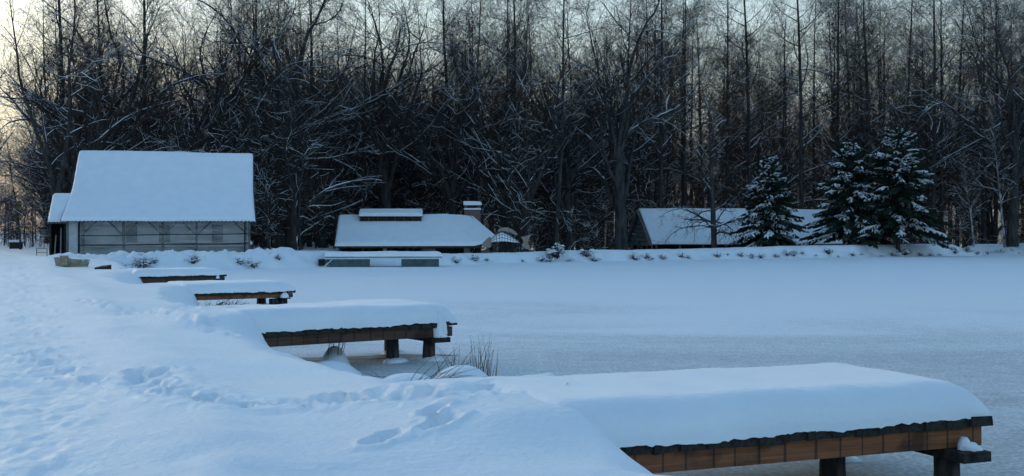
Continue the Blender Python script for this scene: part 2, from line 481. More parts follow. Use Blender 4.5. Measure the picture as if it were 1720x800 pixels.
def height(x, y):
    s0 = shore_sd(x, y)
    far = smooth01((y - 57) / 8)
    s = s0 + (0.22 * vnoise(x * 0.9, y * 0.9, 3) + 0.10 * vnoise(x * 2.7, y * 2.7, 4)) * (1 + 0.6 * far)
    hn = 0.74 * smooth01(s / 1.45)
    dam = smooth01((x + 15) / 7)
    crest = 0.86 + 0.24 * smooth01((x - 8) / 25) - 0.07 * dam - 0.12 * np.exp(-((x + 4) / 7) ** 4)
    hf = crest * smooth01((s + 0.1) / (1.3 + 0.5 * dam)) ** 0.8
    # ploughed-up lumpy snow along the far bank, smoother on the dam
    lump = vnoise(x * 0.75, y * 0.75, 11) * 0.55 + vnoise(x * 1.9, y * 1.9, 12) * 0.42 + vnoise(x * 4.2, y * 4.2, 13) * 0.3
    lm = smooth01(s / 1.0) * (1 - smooth01((s - 3.0) / 2.5))
    lamp = 0.34 * (1 - smooth01((x + 14.5) / 4)) + 0.05
    hf = hf + far * lm * lamp * np.maximum(lump + 0.15, -0.35)
    low = 0.70 - 2.0 * dam
    hf = hf + (low - hf) * smooth01((s - 3.2) / 4.5)
    h = hn * (1 - far) + hf * far
    # gentle drifts
    land = smooth01(s / 1.2)
    fade = 1 - 0.6 * smooth01((y - 30) / 40)
    h = h + land * fade * (0.055 * vnoise(x * 0.33, y * 0.33, 21) + 0.030 * vnoise(x * 0.55 + 0.2 * y, y * 1.1, 22) + 0.014 * vnoise(x * 1.3, y * 2.8, 23) + 0.006 * vnoise(x * 3.5, y * 5.5, 27))
    # trodden way on the left
    pd = poly_dist(x, y, PATH)
    pm = (1 - smooth01((pd - 0.35) / 0.8)) * land
    h = h + 0.65 * pm * (-0.05 + 0.035 * vnoise(x * 2.6, y * 2.6, 31) + 0.030 * vnoise(x * 5.5 + vnoise(x * 3, y * 3, 35), y * 5.5, 32) + 0.016 * vnoise(x * 12, y * 12, 33))
    pm2 = np.exp(-((pd - 1.5) / 0.5) ** 2) * land
    h = h + pm2 * (0.05 + 0.03 * vnoise(x * 2.2, y * 2.2, 34))
    # snow drifted up to the landward ends of the docks
    for k in range(4):
        (ax, ay), u, v, L, z, wd = dock_axes(k)
        a = (x - ax) * u[0] + (y - ay) * u[1]
        b = (x - ax) * v[0] + (y - ay) * v[1]
        top = z + (0.30, 0.32, 0.25, 0.22)[k]
        acr = np.exp(-np.where(b < 0.25, ((b - 0.25) / 0.62) ** 2, np.where(b > wd, ((b - wd) / 0.7) ** 2, 0)))
        alo = np.where(a < -0.6, np.exp(-((a + 0.6) / 0.95) ** 2), 1.0) * (1 - smooth01((a + 0.22 - 0.62 * smooth01((b - 0.3) / 1.4)) / 0.34))
        mnd = acr * alo
        h = h + np.maximum(top - h, 0) * mnd
    # footprints
    near = (y < 28) & (y > 7) & (x < 2)
    xi, yi = x[near], y[near]
    x0i, y0i = xi, yi
    xi = xi + 0.055 * vnoise(x0i * 7, y0i * 7, 45) + 0.03 * vnoise(x0i * 17, y0i * 17, 46)
    yi = yi + 0.055 * vnoise(x0i * 7 + 9, y0i * 7, 47) + 0.03 * vnoise(x0i * 17 + 9, y0i * 17, 48)
    dh = np.zeros(xi.shape)
    for fx, fy, fa, fd in PRINTS:
        c, sn = math.cos(fa), math.sin(fa)
        a = ((xi - fx) * c + (yi - fy) * sn) / 0.15
        b = (-(xi - fx) * sn + (yi - fy) * c) / 0.085
        r2 = a * a + b * b
        dh += np.where(r2 < 9, -fd * np.exp(-r2 ** 1.5) + 0.025 * np.exp(-(np.sqrt(r2) - 1.7) ** 2 * 5), 0)
    tr = np.full(xi.shape, 9.0)
    tr = np.minimum(tr, poly_dist(xi, yi, TRACKS[0]))
    dh += -0.055 * np.exp(-(tr / 0.20) ** 2) + 0.02 * np.exp(-((tr - 0.36) / 0.1) ** 2)
    rough = np.exp(-(tr / 0.45) ** 2)
    dh += rough * 0.03 * (vnoise(xi * 6, yi * 6, 41) + 0.6 * vnoise(xi * 13, yi * 13, 42))
    h[near] += np.maximum(dh, -0.18)
    # pond bed
    h = np.where(s < 0, np.minimum(h, 0.02) - 0.7 * smooth01(-s / 0.8), h)
    for hx, hy, hh, hr in HUMMOCKS:
        r2 = ((x - hx) ** 2 + (y - hy) ** 2) / (hr * hr)
        h = np.where(r2 < 9, np.maximum(h, -0.15 + (hh + 0.15) * np.exp(-(r2 ** 1.4) * 0.55)), h)
    return h

def hz(x, y):
    return float(height(np.array([float(x)]), np.array([float(y)]))[0])

fine = np.radians(np.arange(-29, 29.001, 0.095))
side = np.radians(np.concatenate([np.arange(29.5, 60, 0.6), np.arange(60, 181, 4)]))
ANG = np.concatenate([-side[::-1], fine, side])
r1 = np.linspace(0.5, 4.5, 20, endpoint=False)
r2 = 1 / np.linspace(1 / 4.5, 1 / 58.0, 440, endpoint=False)
r3 = np.arange(58, 118, 0.3)
r4 = np.geomspace(118, 2500, 70)
RAD = np.concatenate([r1, r2, r3, r4])
rr, aa = np.meshgrid(RAD, ANG, indexing='ij')
# depth-like rows: r / cos(angle) inside the view so that rows follow the banks
X = rr * np.sin(aa); Y = rr * np.cos(aa)
Z = height(X.ravel(), Y.ravel()).reshape(X.shape)
nr, na = X.shape
idx = np.arange(nr * na).reshape(nr, na)
Q = np.stack([idx[:-1, :-1], idx[:-1, 1:], idx[1:, 1:], idx[1:, :-1]], -1).reshape(-1, 4)
# leave out the bed in the middle of the pond, which the ice hides
zq = Z.ravel()[Q].max(axis=1)
Q = Q[zq > -0.65]
ground = ob('snow_ground', np_mesh('snow_ground', np.stack([X, Y, Z], -1).reshape(-1, 3), [Q], M['snow_ground']))
ground['kind'] = 'structure'

ice = ob('pond_ice', np_mesh('pond_ice', [(x, y, 0) for x, y in ((-40, -20), (160, -20), (160, 140), (-40, 140))], [[(0, 1, 2, 3)]], M['ice'], False))
ice['kind'] = 'structure'

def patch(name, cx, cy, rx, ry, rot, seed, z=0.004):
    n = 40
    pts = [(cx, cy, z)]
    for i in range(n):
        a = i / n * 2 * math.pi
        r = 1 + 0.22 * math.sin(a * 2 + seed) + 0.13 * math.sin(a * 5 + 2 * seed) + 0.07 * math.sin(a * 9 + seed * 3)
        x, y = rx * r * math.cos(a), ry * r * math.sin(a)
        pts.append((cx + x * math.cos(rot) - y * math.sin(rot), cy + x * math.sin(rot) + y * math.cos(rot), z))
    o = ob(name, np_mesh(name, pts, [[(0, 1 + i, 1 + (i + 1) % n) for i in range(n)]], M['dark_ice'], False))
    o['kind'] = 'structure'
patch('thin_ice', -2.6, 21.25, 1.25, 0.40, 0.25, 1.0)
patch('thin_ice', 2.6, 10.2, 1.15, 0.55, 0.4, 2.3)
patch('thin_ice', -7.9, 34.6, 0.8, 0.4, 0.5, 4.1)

# ------------------------------------------------------------------ docks
def snow_slab(L0, L1, wd, H, r, nu, nv, seed, lip=0.035, ragged=0.03, rend=None, landward=False):
    """rounded blanket of snow on a deck, local x along the deck, y across it, z = 0 on the deck"""
    rend = rend or r * 1.25
    xs = np.concatenate([np.linspace(L0, L1 - rend, nu, endpoint=False), L1 - rend * (1 - np.sin(np.linspace(0, math.pi / 2, max(8, nu // 6))))])
    e = r * (1 - np.cos(np.linspace(0, math.pi / 2, nv)))
    ys = np.concatenate([e, np.linspace(r, wd - r, nv + 2)[1:-1], (wd - e)[::-1]])
    gx, gy = np.meshgrid(xs, ys, indexing='ij')
    ey = np.minimum(gy, wd - gy)
    ex = L1 - gx
    def prof(t, p=2.3):
        return (1 - (1 - np.clip(t, 0, 1)) ** p) ** (1 / p)
    hh = H * prof(ey / r) * prof(ex / rend)
    hh *= 1 + 0.07 * vnoise(gx * 0.7, gy * 0.8, seed) + 0.04 * vnoise(gx * 2.1, gy * 2.0, seed + 1)
    # bulge of the sides
    gy2 = gy + np.where(gy < wd / 2, -1, 1) * lip * (1 - np.clip(ey / r, 0, 1)) * (0.6 + 0.8 * vnoise(gx * 2.2, gy * 0 + 3.1, seed + 2))
    gx2 = gx + lip * (1 - np.clip(ex / rend, 0, 1))
    edge = (ey < 1e-6) | (ex < 1e-6)
    zz = hh.copy()
    rg = ragged * (0.65 + 0.8 * vnoise(gx * 0.9 + gy * 2, gy * 2.1 + gx, seed + 3) + 0.30 * vnoise(gx * 7 + gy * 5, gy * 9 + gx * 3, seed + 4) + 0.5 * vnoise(gx * 23 + gy * 5, gy * 19 + gx * 3, seed + 5))
    hh = hh
    zz = np.where(edge, -rg - 0.004, zz + 0.004 * vnoise(gx * 12, gy * 12, seed + 5) * (hh > 0.1))
    if landward:
        zz = zz - 0.30 * (1 - smooth01((gx - L0) / 0.55))
    n0, n1 = gx.shape
    V = np.stack([gx2, gy2, zz], -1).reshape(-1, 3)
    ix = np.arange(n0 * n1).reshape(n0, n1)
    Qs = np.stack([ix[:-1, :-1], ix[1:, :-1], ix[1:, 1:], ix[:-1, 1:]], -1).reshape(-1, 4)
    return V, Qs

def snow_lump(mb, c, r, seed, n=10, flat=0.0):
    """small heap of snow, dome with a flat underside"""
    rng = np.random.default_rng(seed)
    th = np.linspace(0, 2 * math.pi, n, endpoint=False)
    V = [(c[0], c[1], c[2] + r[2] * 0.94)]
    rings = 4
    for k in range(1, rings + 1):
        ph = k / rings * math.pi / 2
        for t in th:
            j = 1 + 0.12 * rng.standard_normal()
            V.append((c[0] + r[0] * math.sin(ph) * math.cos(t) * j, c[1] + r[1] * math.sin(ph) * math.sin(t) * j, c[2] + r[2] * math.cos(ph) * (1 + 0.05 * rng.standard_normal())))
    T = [(0, 1 + i, 1 + (i + 1) % n) for i in range(n)]
    Qd = []
    for k in range(rings - 1):
        for i in range(n):
            a = 1 + k * n + i; b = 1 + k * n + (i + 1) % n
            Qd.append((a, a + n, b + n, b))
    mb.add(V, Qd, T)

def post_mesh(name, r, z0, z1, seed, mat):
    rng = np.random.default_rng(seed)
    n, K = 12, 7
    V = []
    for k in range(K):
        f = k / (K - 1)
        for i in range(n):
            a = i / n * 2 * math.pi
            rr_ = r * (1.05 - 0.10 * f) * (1 + 0.05 * math.sin(3 * a + seed) + 0.03 * rng.standard_normal())
            V.append((rr_ * math.cos(a), rr_ * math.sin(a), z0 + (z1 - z0) * f))
    V.append((0, 0, z1))
    Qd = [(k * n + i, k * n + (i + 1) % n, (k + 1) * n + (i + 1) % n, (k + 1) * n + i) for k in range(K - 1) for i in range(n)]
    T = [((K - 1) * n + i, (K - 1) * n + (i + 1) % n, len(V) - 1) for i in range(n)]
    return np_mesh(name, V, [Qd, T], mat, True)

def wood_post_mat():
    m, t, p = new_mat('post_wood')
    N, L = t.nodes, t.links
    tc = N.new('ShaderNodeTexCoord')
    mp = N.new('ShaderNodeMapping'); mp.inputs['Scale'].default_value = (9, 9, 1.2)
    L.new(tc.outputs['Object'], mp.inputs[0])
    n = N.new('ShaderNodeTexNoise'); n.inputs['Scale'].default_value = 1.6; n.inputs['Detail'].default_value = 7
    L.new(mp.outputs[0], n.inputs['Vector'])
    r = N.new('ShaderNodeValToRGB')
    r.color_ramp.elements[0].position = 0.38; r.color_ramp.elements[1].position = 0.68
    r.color_ramp.elements[0].color = (0.012, 0.011, 0.010, 1); r.color_ramp.elements[1].color = (0.085, 0.065, 0.05, 1)
    L.new(n.outputs[0], r.inputs[0]); L.new(r.outputs[0], p.inputs['Base Color'])
    p.inputs['Roughness'].default_value = 0.85
    b = N.new('ShaderNodeBump'); b.inputs['Strength'].default_value = 0.8; b.inputs['Distance'].default_value = 0.02
    L.new(n.outputs[0], b.inputs['Height']); L.new(b.outputs[0], p.inputs['Normal'])
    return m
M['post'] = wood_post_mat()

def plank_mesh(seed, wd, pw, th):
    """one deck board lying across the deck, slightly worn: local x its width, y its length"""
    rng = np.random.default_rng(seed)
    mb = MB()
    n = 6
    V = []
    for k in range(n):
        y = wd * k / (n - 1)
        for (sx, sz) in ((0, 0), (1, 0), (1, 1), (0, 1)):
            V.append((pw * sx + 0.006 * rng.standard_normal(), y, th * (sz - 1) + 0.006 * rng.standard_normal()))
    Qd = [(0, 1, 2, 3), tuple((n - 1) * 4 + i for i in (3, 2, 1, 0))]
    for k in range(n - 1):
        for i in range(4):
            a = k * 4 + i; b = k * 4 + (i + 1) % 4
            Qd.append((a, a + 4, b + 4, b))
    mb.add(V, Qd)
    return mb.mesh('plank', M['wood_dark'], False)
PLANKS = [plank_mesh(50 + i, 2.0, 0.232, 0.075) for i in range(6)]

DOCK_LABELS = ['nearest snow covered wooden dock with rusty brown beam at bottom right',
               'second nearest snow covered dock, standing on two dark posts left of the reeds',
               'third snow covered dock from the viewer, end resting on a squat double post',
               'farthest and smallest of the snow covered docks, closest to the barn']

def build_dock(k):
    (ax, ay), u, v, L, z, wd = dock_axes(k)
    t = tag(empty('dock', (ax, ay, z), math.atan2(u[1], u[0])), DOCK_LABELS[k], 'dock', 'docks along the left shore of the pond')
    rng = np.random.default_rng(90 + k)
    beam_m = M['beam'] if k in (0, 2) else M['beam_old']
    # deck boards, laid across
    x = L - 0.24
    i = 0
    while x > -0.30:
        p = ob('plank', PLANKS[rng.integers(6)], t)
        p.location = (x, 0.008 * rng.standard_normal() if x < L - 0.3 else -0.03, 0.003 * rng.standard_normal() + (0.012 if x > L - 0.3 else -0.008))
        x -= 0.24; i += 1
    th = 0.082
    bh = 0.17 if k != 2 else 0.12
    for y0 in (0.05, wd - 0.21):
        MB().box(-0.35, L - 0.06, y0, y0 + 0.16, -th - bh, -th).build('beam', beam_m, t)
    cx = L - 0.36
    out = 0.20 if k == 0 else 0.10
    # cross head carrying the beams
    cz1 = -th - bh - 0.004
    ch = 0.085 if k != 2 else 0.03
    MB().box(cx - 0.13, cx + 0.17, -out, wd + 0.1, cz1 - ch, cz1).build('cross_head', M['wood_dark'], t)
    pr = 0.115
    posts = [(cx, 0.14), (cx, wd - 0.25), (L - 1.22, 0.62)]
    if k == 1: posts = [(cx + 0.02, 0.34), (cx, 1.75), (L - 1.02, 0.48)]
    if k == 2: posts = [(cx - 0.28, 0.15), (cx + 0.02, 0.17), (cx, wd - 0.3)]
    if k == 3: posts = posts[:2]
    for j, (pxx, pyy) in enumerate(posts):
        p = ob('post', post_mesh('post', pr if k != 2 else 0.15, -z - 0.5, (cz1 - ch + 0.002) if abs(pxx - cx) < 0.4 else -th - 0.004, 5 * k + j, M['post']), t)
        p.location = (pxx, pyy, 0)
        if k == 1 and j == 0:
            p.rotation_euler = (0, math.radians(3), 0)
    # snow
    H = (0.31, 0.33, 0.28, 0.24)[k]
    nu, nv = ((150, 18), (110, 14), (60, 10), (50, 9))[k]
    V, Qs = snow_slab(-0.75, L - 0.03, wd, H, (0.36, 0.36, 0.36, 0.34)[k], nu, nv, 200 + 10 * k, rend=(0.40, 0.38, 0.4, 0.4)[k], ragged=0.028, landward=True)
    s = ob('snow_cover', np_mesh('snow_cover', V, [Qs], M['snow']), t)
    s.location = (0, 0, 0.012)
    if k < 3:
        for j, (pxx, pyy) in enumerate(posts):
            mb = MB()
            snow_lump(mb, (pxx + 0.03, pyy - 0.06, -z - 0.01), (0.24, 0.17, (0.05, 0.10, 0.06)[k]), 70 + 5 * k + j, 14)
            mb.build('snow_skirt', M['snow'], t, True)
    mb = MB()
    if k == 0:
        snow_lump(mb, (cx + 0.06, -0.08, cz1 + 0.002), (0.085, 0.075, 0.07), 3, 16)
        snow_lump(mb, (cx + 0.02, -0.05, cz1 + 0.002), (0.06, 0.06, 0.115), 31, 14)
    elif k == 1:
        # snow slipped over the edge of the deck by the end post
        snow_lump(mb, (cx + 0.02, 0.03, -0.26), (0.11, 0.085, 0.46), 4, 14)
        snow_lump(mb, (cx + 0.10, 0.03, -0.20), (0.07, 0.08, 0.36), 41, 12)
        snow_lump(mb, (cx + 0.06, -0.02, cz1), (0.10, 0.07, 0.07), 5, 12)
    elif k == 2:
        snow_lump(mb, (cx + 0.0, -0.03, cz1), (0.14, 0.09, 0.16), 6, 12)
    else:
        snow_lump(mb, (L - 0.35, -0.0, -0.14), (0.07, 0.05, 0.16), 7, 10)
    mb.build('snow_lump', M['snow'], t, True)
    return t
for k in range(4):
    build_dock(k)

# ------------------------------------------------------------------ buildings
def resample(pts, n):
    pts = np.array(pts, float)
    seg = np.linalg.norm(np.diff(pts, axis=0), axis=1)
    cum = np.concatenate([[0], np.cumsum(seg)])
    s = np.linspace(0, cum[-1], n)
    return np.stack([np.interp(s, cum, pts[:, i]) for i in range(pts.shape[1])], -1), s, cum[-1]

def roof_snow(pts, hw, thick, nx, ns, seed, r=0.3, scallop=0.0):
    """blanket over a roof; pts = profile (y, z, half-width factor) from the front eave over the ridge to the rear eave"""
    pr, s, tot = resample(pts, ns)
    e0 = np.array([0, 0.02, 0.05, 0.1, 0.17, 0.26])
    s2 = np.unique(np.concatenate([e0 * r / 0.26, np.linspace(r, tot - r, ns), tot - e0 * r / 0.26]))
    pr = np.stack([np.interp(s2, s, pr[:, i]) for i in range(3)], -1)
    xs = np.unique(np.concatenate([e0 * r / 0.26 / hw - 1, np.linspace(-1 + r / hw, 1 - r / hw, nx), 1 - e0 * r / 0.26 / hw]))
    gx, gs = np.meshgrid(xs, s2, indexing='ij')
    T = np.gradient(pr[:, :2], axis=0); T /= np.linalg.norm(T, axis=1, keepdims=True)
    k = np.array([.25, .5, .25])
    nrm = np.stack([-T[:, 1], T[:, 0]], -1)
    ex = (1 - np.abs(gx)) * hw
    es = np.minimum(gs, tot - gs)
    def prof(t, p=2.0): return (1 - (1 - np.clip(t, 0, 1)) ** p) ** (1 / p)
    h = thick * prof(ex / r) * prof(es / r)
    h *= 1 + 0.14 * vnoise(gx * hw * 0.45, gs * 0.5, seed) + 0.06 * vnoise(gx * hw * 1.5, gs * 1.6, seed + 1)
    sag = 0.035 * vnoise(gx * hw * 0.35 + 5, gs * 0.25, seed + 2)
    X_ = gx * hw * pr[None, :, 2]
    if scallop:
        first = es < 0.03
        gso = np.where(first, scallop * np.abs(np.sin(X_ * math.pi / 0.26)), 0)
        X_ = X_ + 0
    else:
        gso = 0
    Y_ = pr[None, :, 0] + nrm[None, :, 0] * h
    Z_ = pr[None, :, 1] + nrm[None, :, 1] * h + sag - gso
    n0, n1 = gx.shape
    V = np.stack([X_, Y_ + 0 * X_, Z_ + 0 * X_], -1).reshape(-1, 3)
    ix = np.arange(n0 * n1).reshape(n0, n1)
    Qs = np.stack([ix[:-1, :-1], ix[1:, :-1], ix[1:, 1:], ix[:-1, 1:]], -1).reshape(-1, 4)
    return V, Qs

def roof_sheet(pts, hw, ns, period=0.26, amp=0.03, over=0.05, drop=0.045):
    """corrugated sheet under the snow"""
    p = [list(q) for q in pts]
    def ext(a, b, d):
        L = math.hypot(a[0] - b[0], a[1] - b[1])
        return [a[0] + (a[0] - b[0]) / L * d, a[1] + (a[1] - b[1]) / L * d, a[2]]
    p = [ext(p[0], p[1], over)] + p[1:-1] + [ext(p[-1], p[-2], over)]
    pr, s, tot = resample(p, ns)
    nx = int(2 * hw / period * 6)
    xs = np.linspace(-1, 1, nx)
    X_ = xs[:, None] * (hw + over) * pr[None, :, 2]
    Z_ = pr[None, :, 1] - drop + amp * np.sin(X_ * 2 * math.pi / period)
    V = np.stack([X_, np.broadcast_to(pr[None, :, 0], X_.shape), Z_], -1)
    n0, n1 = X_.shape
    V = np.concatenate([V.reshape(-1, 3), V.reshape(-1, 3) - np.array([0, 0, 0.02])])
    ix = np.arange(n0 * n1).reshape(n0, n1)
    Qs = np.stack([ix[:-1, :-1], ix[1:, :-1], ix[1:, 1:], ix[:-1, 1:]], -1).reshape(-1, 4)
    m = n0 * n1
    e1 = np.stack([ix[:-1, 0], ix[:-1, 0] + m, ix[1:, 0] + m, ix[1:, 0]], -1)
    e2 = np.stack([ix[:-1, -1], ix[1:, -1], ix[1:, -1] + m, ix[:-1, -1] + m], -1)
    e3 = np.stack([ix[0, :-1], ix[0, 1:], ix[0, 1:] + m, ix[0, :-1] + m], -1)
    e4 = np.stack([ix[-1, :-1], ix[-1, :-1] + m, ix[-1, 1:] + m, ix[-1, 1:]], -1)
    return V, np.concatenate([Qs, Qs[:, ::-1] + m, e1, e2, e3, e4])

def barn():
    t = tag(empty('barn', (-23.35, 77.5, 0.62), math.radians(12)),
            'large barn on the left with tall steep snow roof and plastic sheeted front', 'barn')
    t.scale = (0.965, 1, 1)
    hw = 6.2
    pts = [(0, 2.36, 1.035), (1.8, 3.42, 1.018), (3.6, 4.55, 1.004), (6.4, 7.25, 1.0), (9.2, 4.55, 1.004), (12.8, 2.36, 1.03)]
    V, Q_ = roof_sheet(pts, hw, 40)
    rf = ob('roof', np_mesh('roof', V, [Q_], M['metal_sheet']), t)
    V, Q_ = roof_snow(pts, hw, 0.20, 170, 46, 300, 0.22, 0.09)
    ob('roof_snow', np_mesh('roof_snow', V, [Q_], M['snow']), rf)
    MB().tubes([[(0.2, 7.6, 5.4), (0.2, 7.6, 6.9), (0.2, 7.6, 8.35)]], [[0.09, 0.09, 0.09]], 10).box(0.06, 0.34, 7.46, 7.74, 8.3, 8.42).build('flue_pipe', M['metal_sheet'], rf)
    fy = 0.55                                    # wall plane set back under the eaves
    x0, x1 = -6.1, 5.95
    # rear and end walls
    MB().box(x0, x1, 12.1, 12.2, -0.2, 2.75).build('wall', M['board_grey'], t)
    for xe in (x0 + 0.05, x1 - 0.05):
        prof = [(fy, -0.2), (12.2, -0.2), (12.2, 2.5), (9.2, 4.35), (6.4, 7.0), (3.6, 4.35), (fy, 2.5)]
        V = [(xe - 0.05, y, z) for y, z in prof] + [(xe + 0.05, y, z) for y, z in prof]
        n = len(prof)
        me = np_mesh('end_wall', V, [[(i, (i + 1) % n, n + (i + 1) % n, n + i) for i in range(n)]], M['board_grey'], False)
        bm = bmesh.new(); bm.from_mesh(me); bm.verts.ensure_lookup_table()
        bm.faces.new([bm.verts[i] for i in range(n)][::-1]); bm.faces.new([bm.verts[n + i] for i in range(n)])
        bm.to_mesh(me); bm.free()
        ob('end_wall', me, t)
    # things standing inside that show through the film: inner partition of boards
    MB().box(x0 + 0.2, x1 - 0.2, 1.75, 1.85, -0.2, 2.6).build('inner_wall', M['inner_pale'], t)
    for wx in (-2.4, -0.2, 3.4):
        w_ = MB().box(wx, wx + 0.75, 1.69, 1.74, 0.9, 2.1).build('window', M['board_grey'], t)
    MB().box(1.2, 1.6, 1.70, 1.74, 1.2, 1.8).build('notice_panel', M['white_paint'], t)
    # timber frame of the open front
    posts = [-5.1, -2.45, 0.15, 2.4, 5.75]
    for pxx in posts:
        MB().box(pxx - 0.09, pxx + 0.09, fy + 0.08, fy + 0.26, -0.1, 2.36).build('post', M['timber_dark'], t)
    MB().box(x0, x1, fy + 0.06, fy + 0.28, 2.362, 2.56).build('wall_plate', M['timber_dark'], t)
    MB().box(x0 + 0.9, x1, fy + 0.10, fy + 0.22, 0.72, 0.80).build('rail', M['timber_dark'], t)
    for pxx in posts[1:-1]:
        for sg in (-1, 1):
            MB().bar((pxx + sg * 0.1, fy + 0.17, 1.45), (pxx + sg * 1.0, fy + 0.17, 2.34), 0.11, 0.12).build('brace', M['timber_dark'], t)
    MB().bar((-5.0, fy + 0.17, 1.6), (-4.2, fy + 0.17, 2.34), 0.11, 0.12).build('brace', M['timber_dark'], t)
    MB().bar((5.65, fy + 0.17, 1.6), (4.95, fy + 0.17, 2.34), 0.11, 0.12).build('brace', M['timber_dark'], t)
    MB().box(-5.2, x1 - 0.1, fy + 0.31, fy + 0.35, -0.1, 0.62).build('low_wall', M['board_grey'], t)
    # wrinkled film
    nx, nz = 140, 26
    xs = np.linspace(-5.28, x1 - 0.03, nx); zs = np.linspace(-0.15, 2.42, nz)
    gx, gz = np.meshgrid(xs, zs, indexing='ij')
    gy = fy + 0.02 * vnoise(gx * 0.6, gz * 3.0 + gx * 0.3, 61) + 0.012 * vnoise(gx * 1.4, gz * 8 - gx * 0.5, 62)
    ix = np.arange(nx * nz).reshape(nx, nz)
    Q_ = np.stack([ix[:-1, :-1], ix[1:, :-1], ix[1:, 1:], ix[:-1, 1:]], -1).reshape(-1, 4)
    ob('plastic_sheeting', np_mesh('plastic_sheeting', np.stack([gx, gy, gz], -1).reshape(-1, 3), [Q_], M['film']), t)
    for z_ in (0.78, 1.42):
        n = 30
        xx = np.linspace(-5.3, x1, n)
        P = np.stack([xx, np.full(n, fy - 0.05), z_ + 0.02 * np.sin(xx * 0.9 + z_) + 0.012 * xx], -1)
        MB().tubes(P[None], np.full((1, n), 0.026), 6).build('strap', M['black'], t)
    # door leaf and its posts on the left
    MB().box(-6.02, -5.42, fy + 0.02, fy + 0.07, -0.1, 2.34).build('door', M['panel_white'], t)
    MB().box(-6.16, -6.03, fy - 0.02, fy + 0.14, -0.15, 2.40).build('door_post', M['timber'], t)
    MB().box(-5.41, -5.31, fy - 0.02, fy + 0.14, -0.15, 2.40).build('door_post', M['black'], t)
    MB().box(x1 - 0.30, x1 - 0.22, fy - 0.04, fy + 0.04, -0.15, 2.40).build('corner_post', M['black'], t)
    MB().box(x1 - 0.02, x1 + 0.12, fy - 0.03, fy + 0.12, -0.15, 2.40).build('corner_post', M['timber'], t)
    # lean-to on the left end
    pts2 = [(1.0, 2.25, 1.02), (2.8, 4.0, 1.0), (3.2, 4.1, 1.0)]
    off = -6.80
    V, Q_ = roof_sheet(pts2, 0.62, 10)
    V = V + np.array([off, 0, 0])
    lr = ob('lean_to_roof', np_mesh('lean_to_roof', V, [Q_], M['metal_sheet']), t)
    V, Q_ = roof_snow(pts2, 0.62, 0.20, 14, 16, 310, 0.2, 0.03)
    V = V + np.array([off, 0, 0])
    ob('roof_snow', np_mesh('roof_snow', V, [Q_], M['snow']), lr)
    for pxx in (-7.3, -6.35):
        MB().box(pxx - 0.06, pxx + 0.06, 1.15, 1.27, -0.1, 2.3).build('lean_to_post', M['wood_dark'], t)
    MB().box(-7.36, -6.2, 2.95, 3.05, -0.1, 3.9).build('lean_to_wall', M['wood_dark'], t)
    MB().box(-7.36, -7.3, 1.3, 2.94, -0.1, 2.6).build('lean_to_wall', M['wood_dark'], t)
    MB().bar((-7.1, 1.6, -0.05), (-7.05, 1.9, 1.4), 0.07, 0.05).build('leaning_pole', M['panel_white'], t)
    MB().bar((-6.7, 1.6, -0.05), (-6.72, 1.9, 1.9), 0.07, 0.05).build('leaning_pole', M['panel_white'], t)
barn()

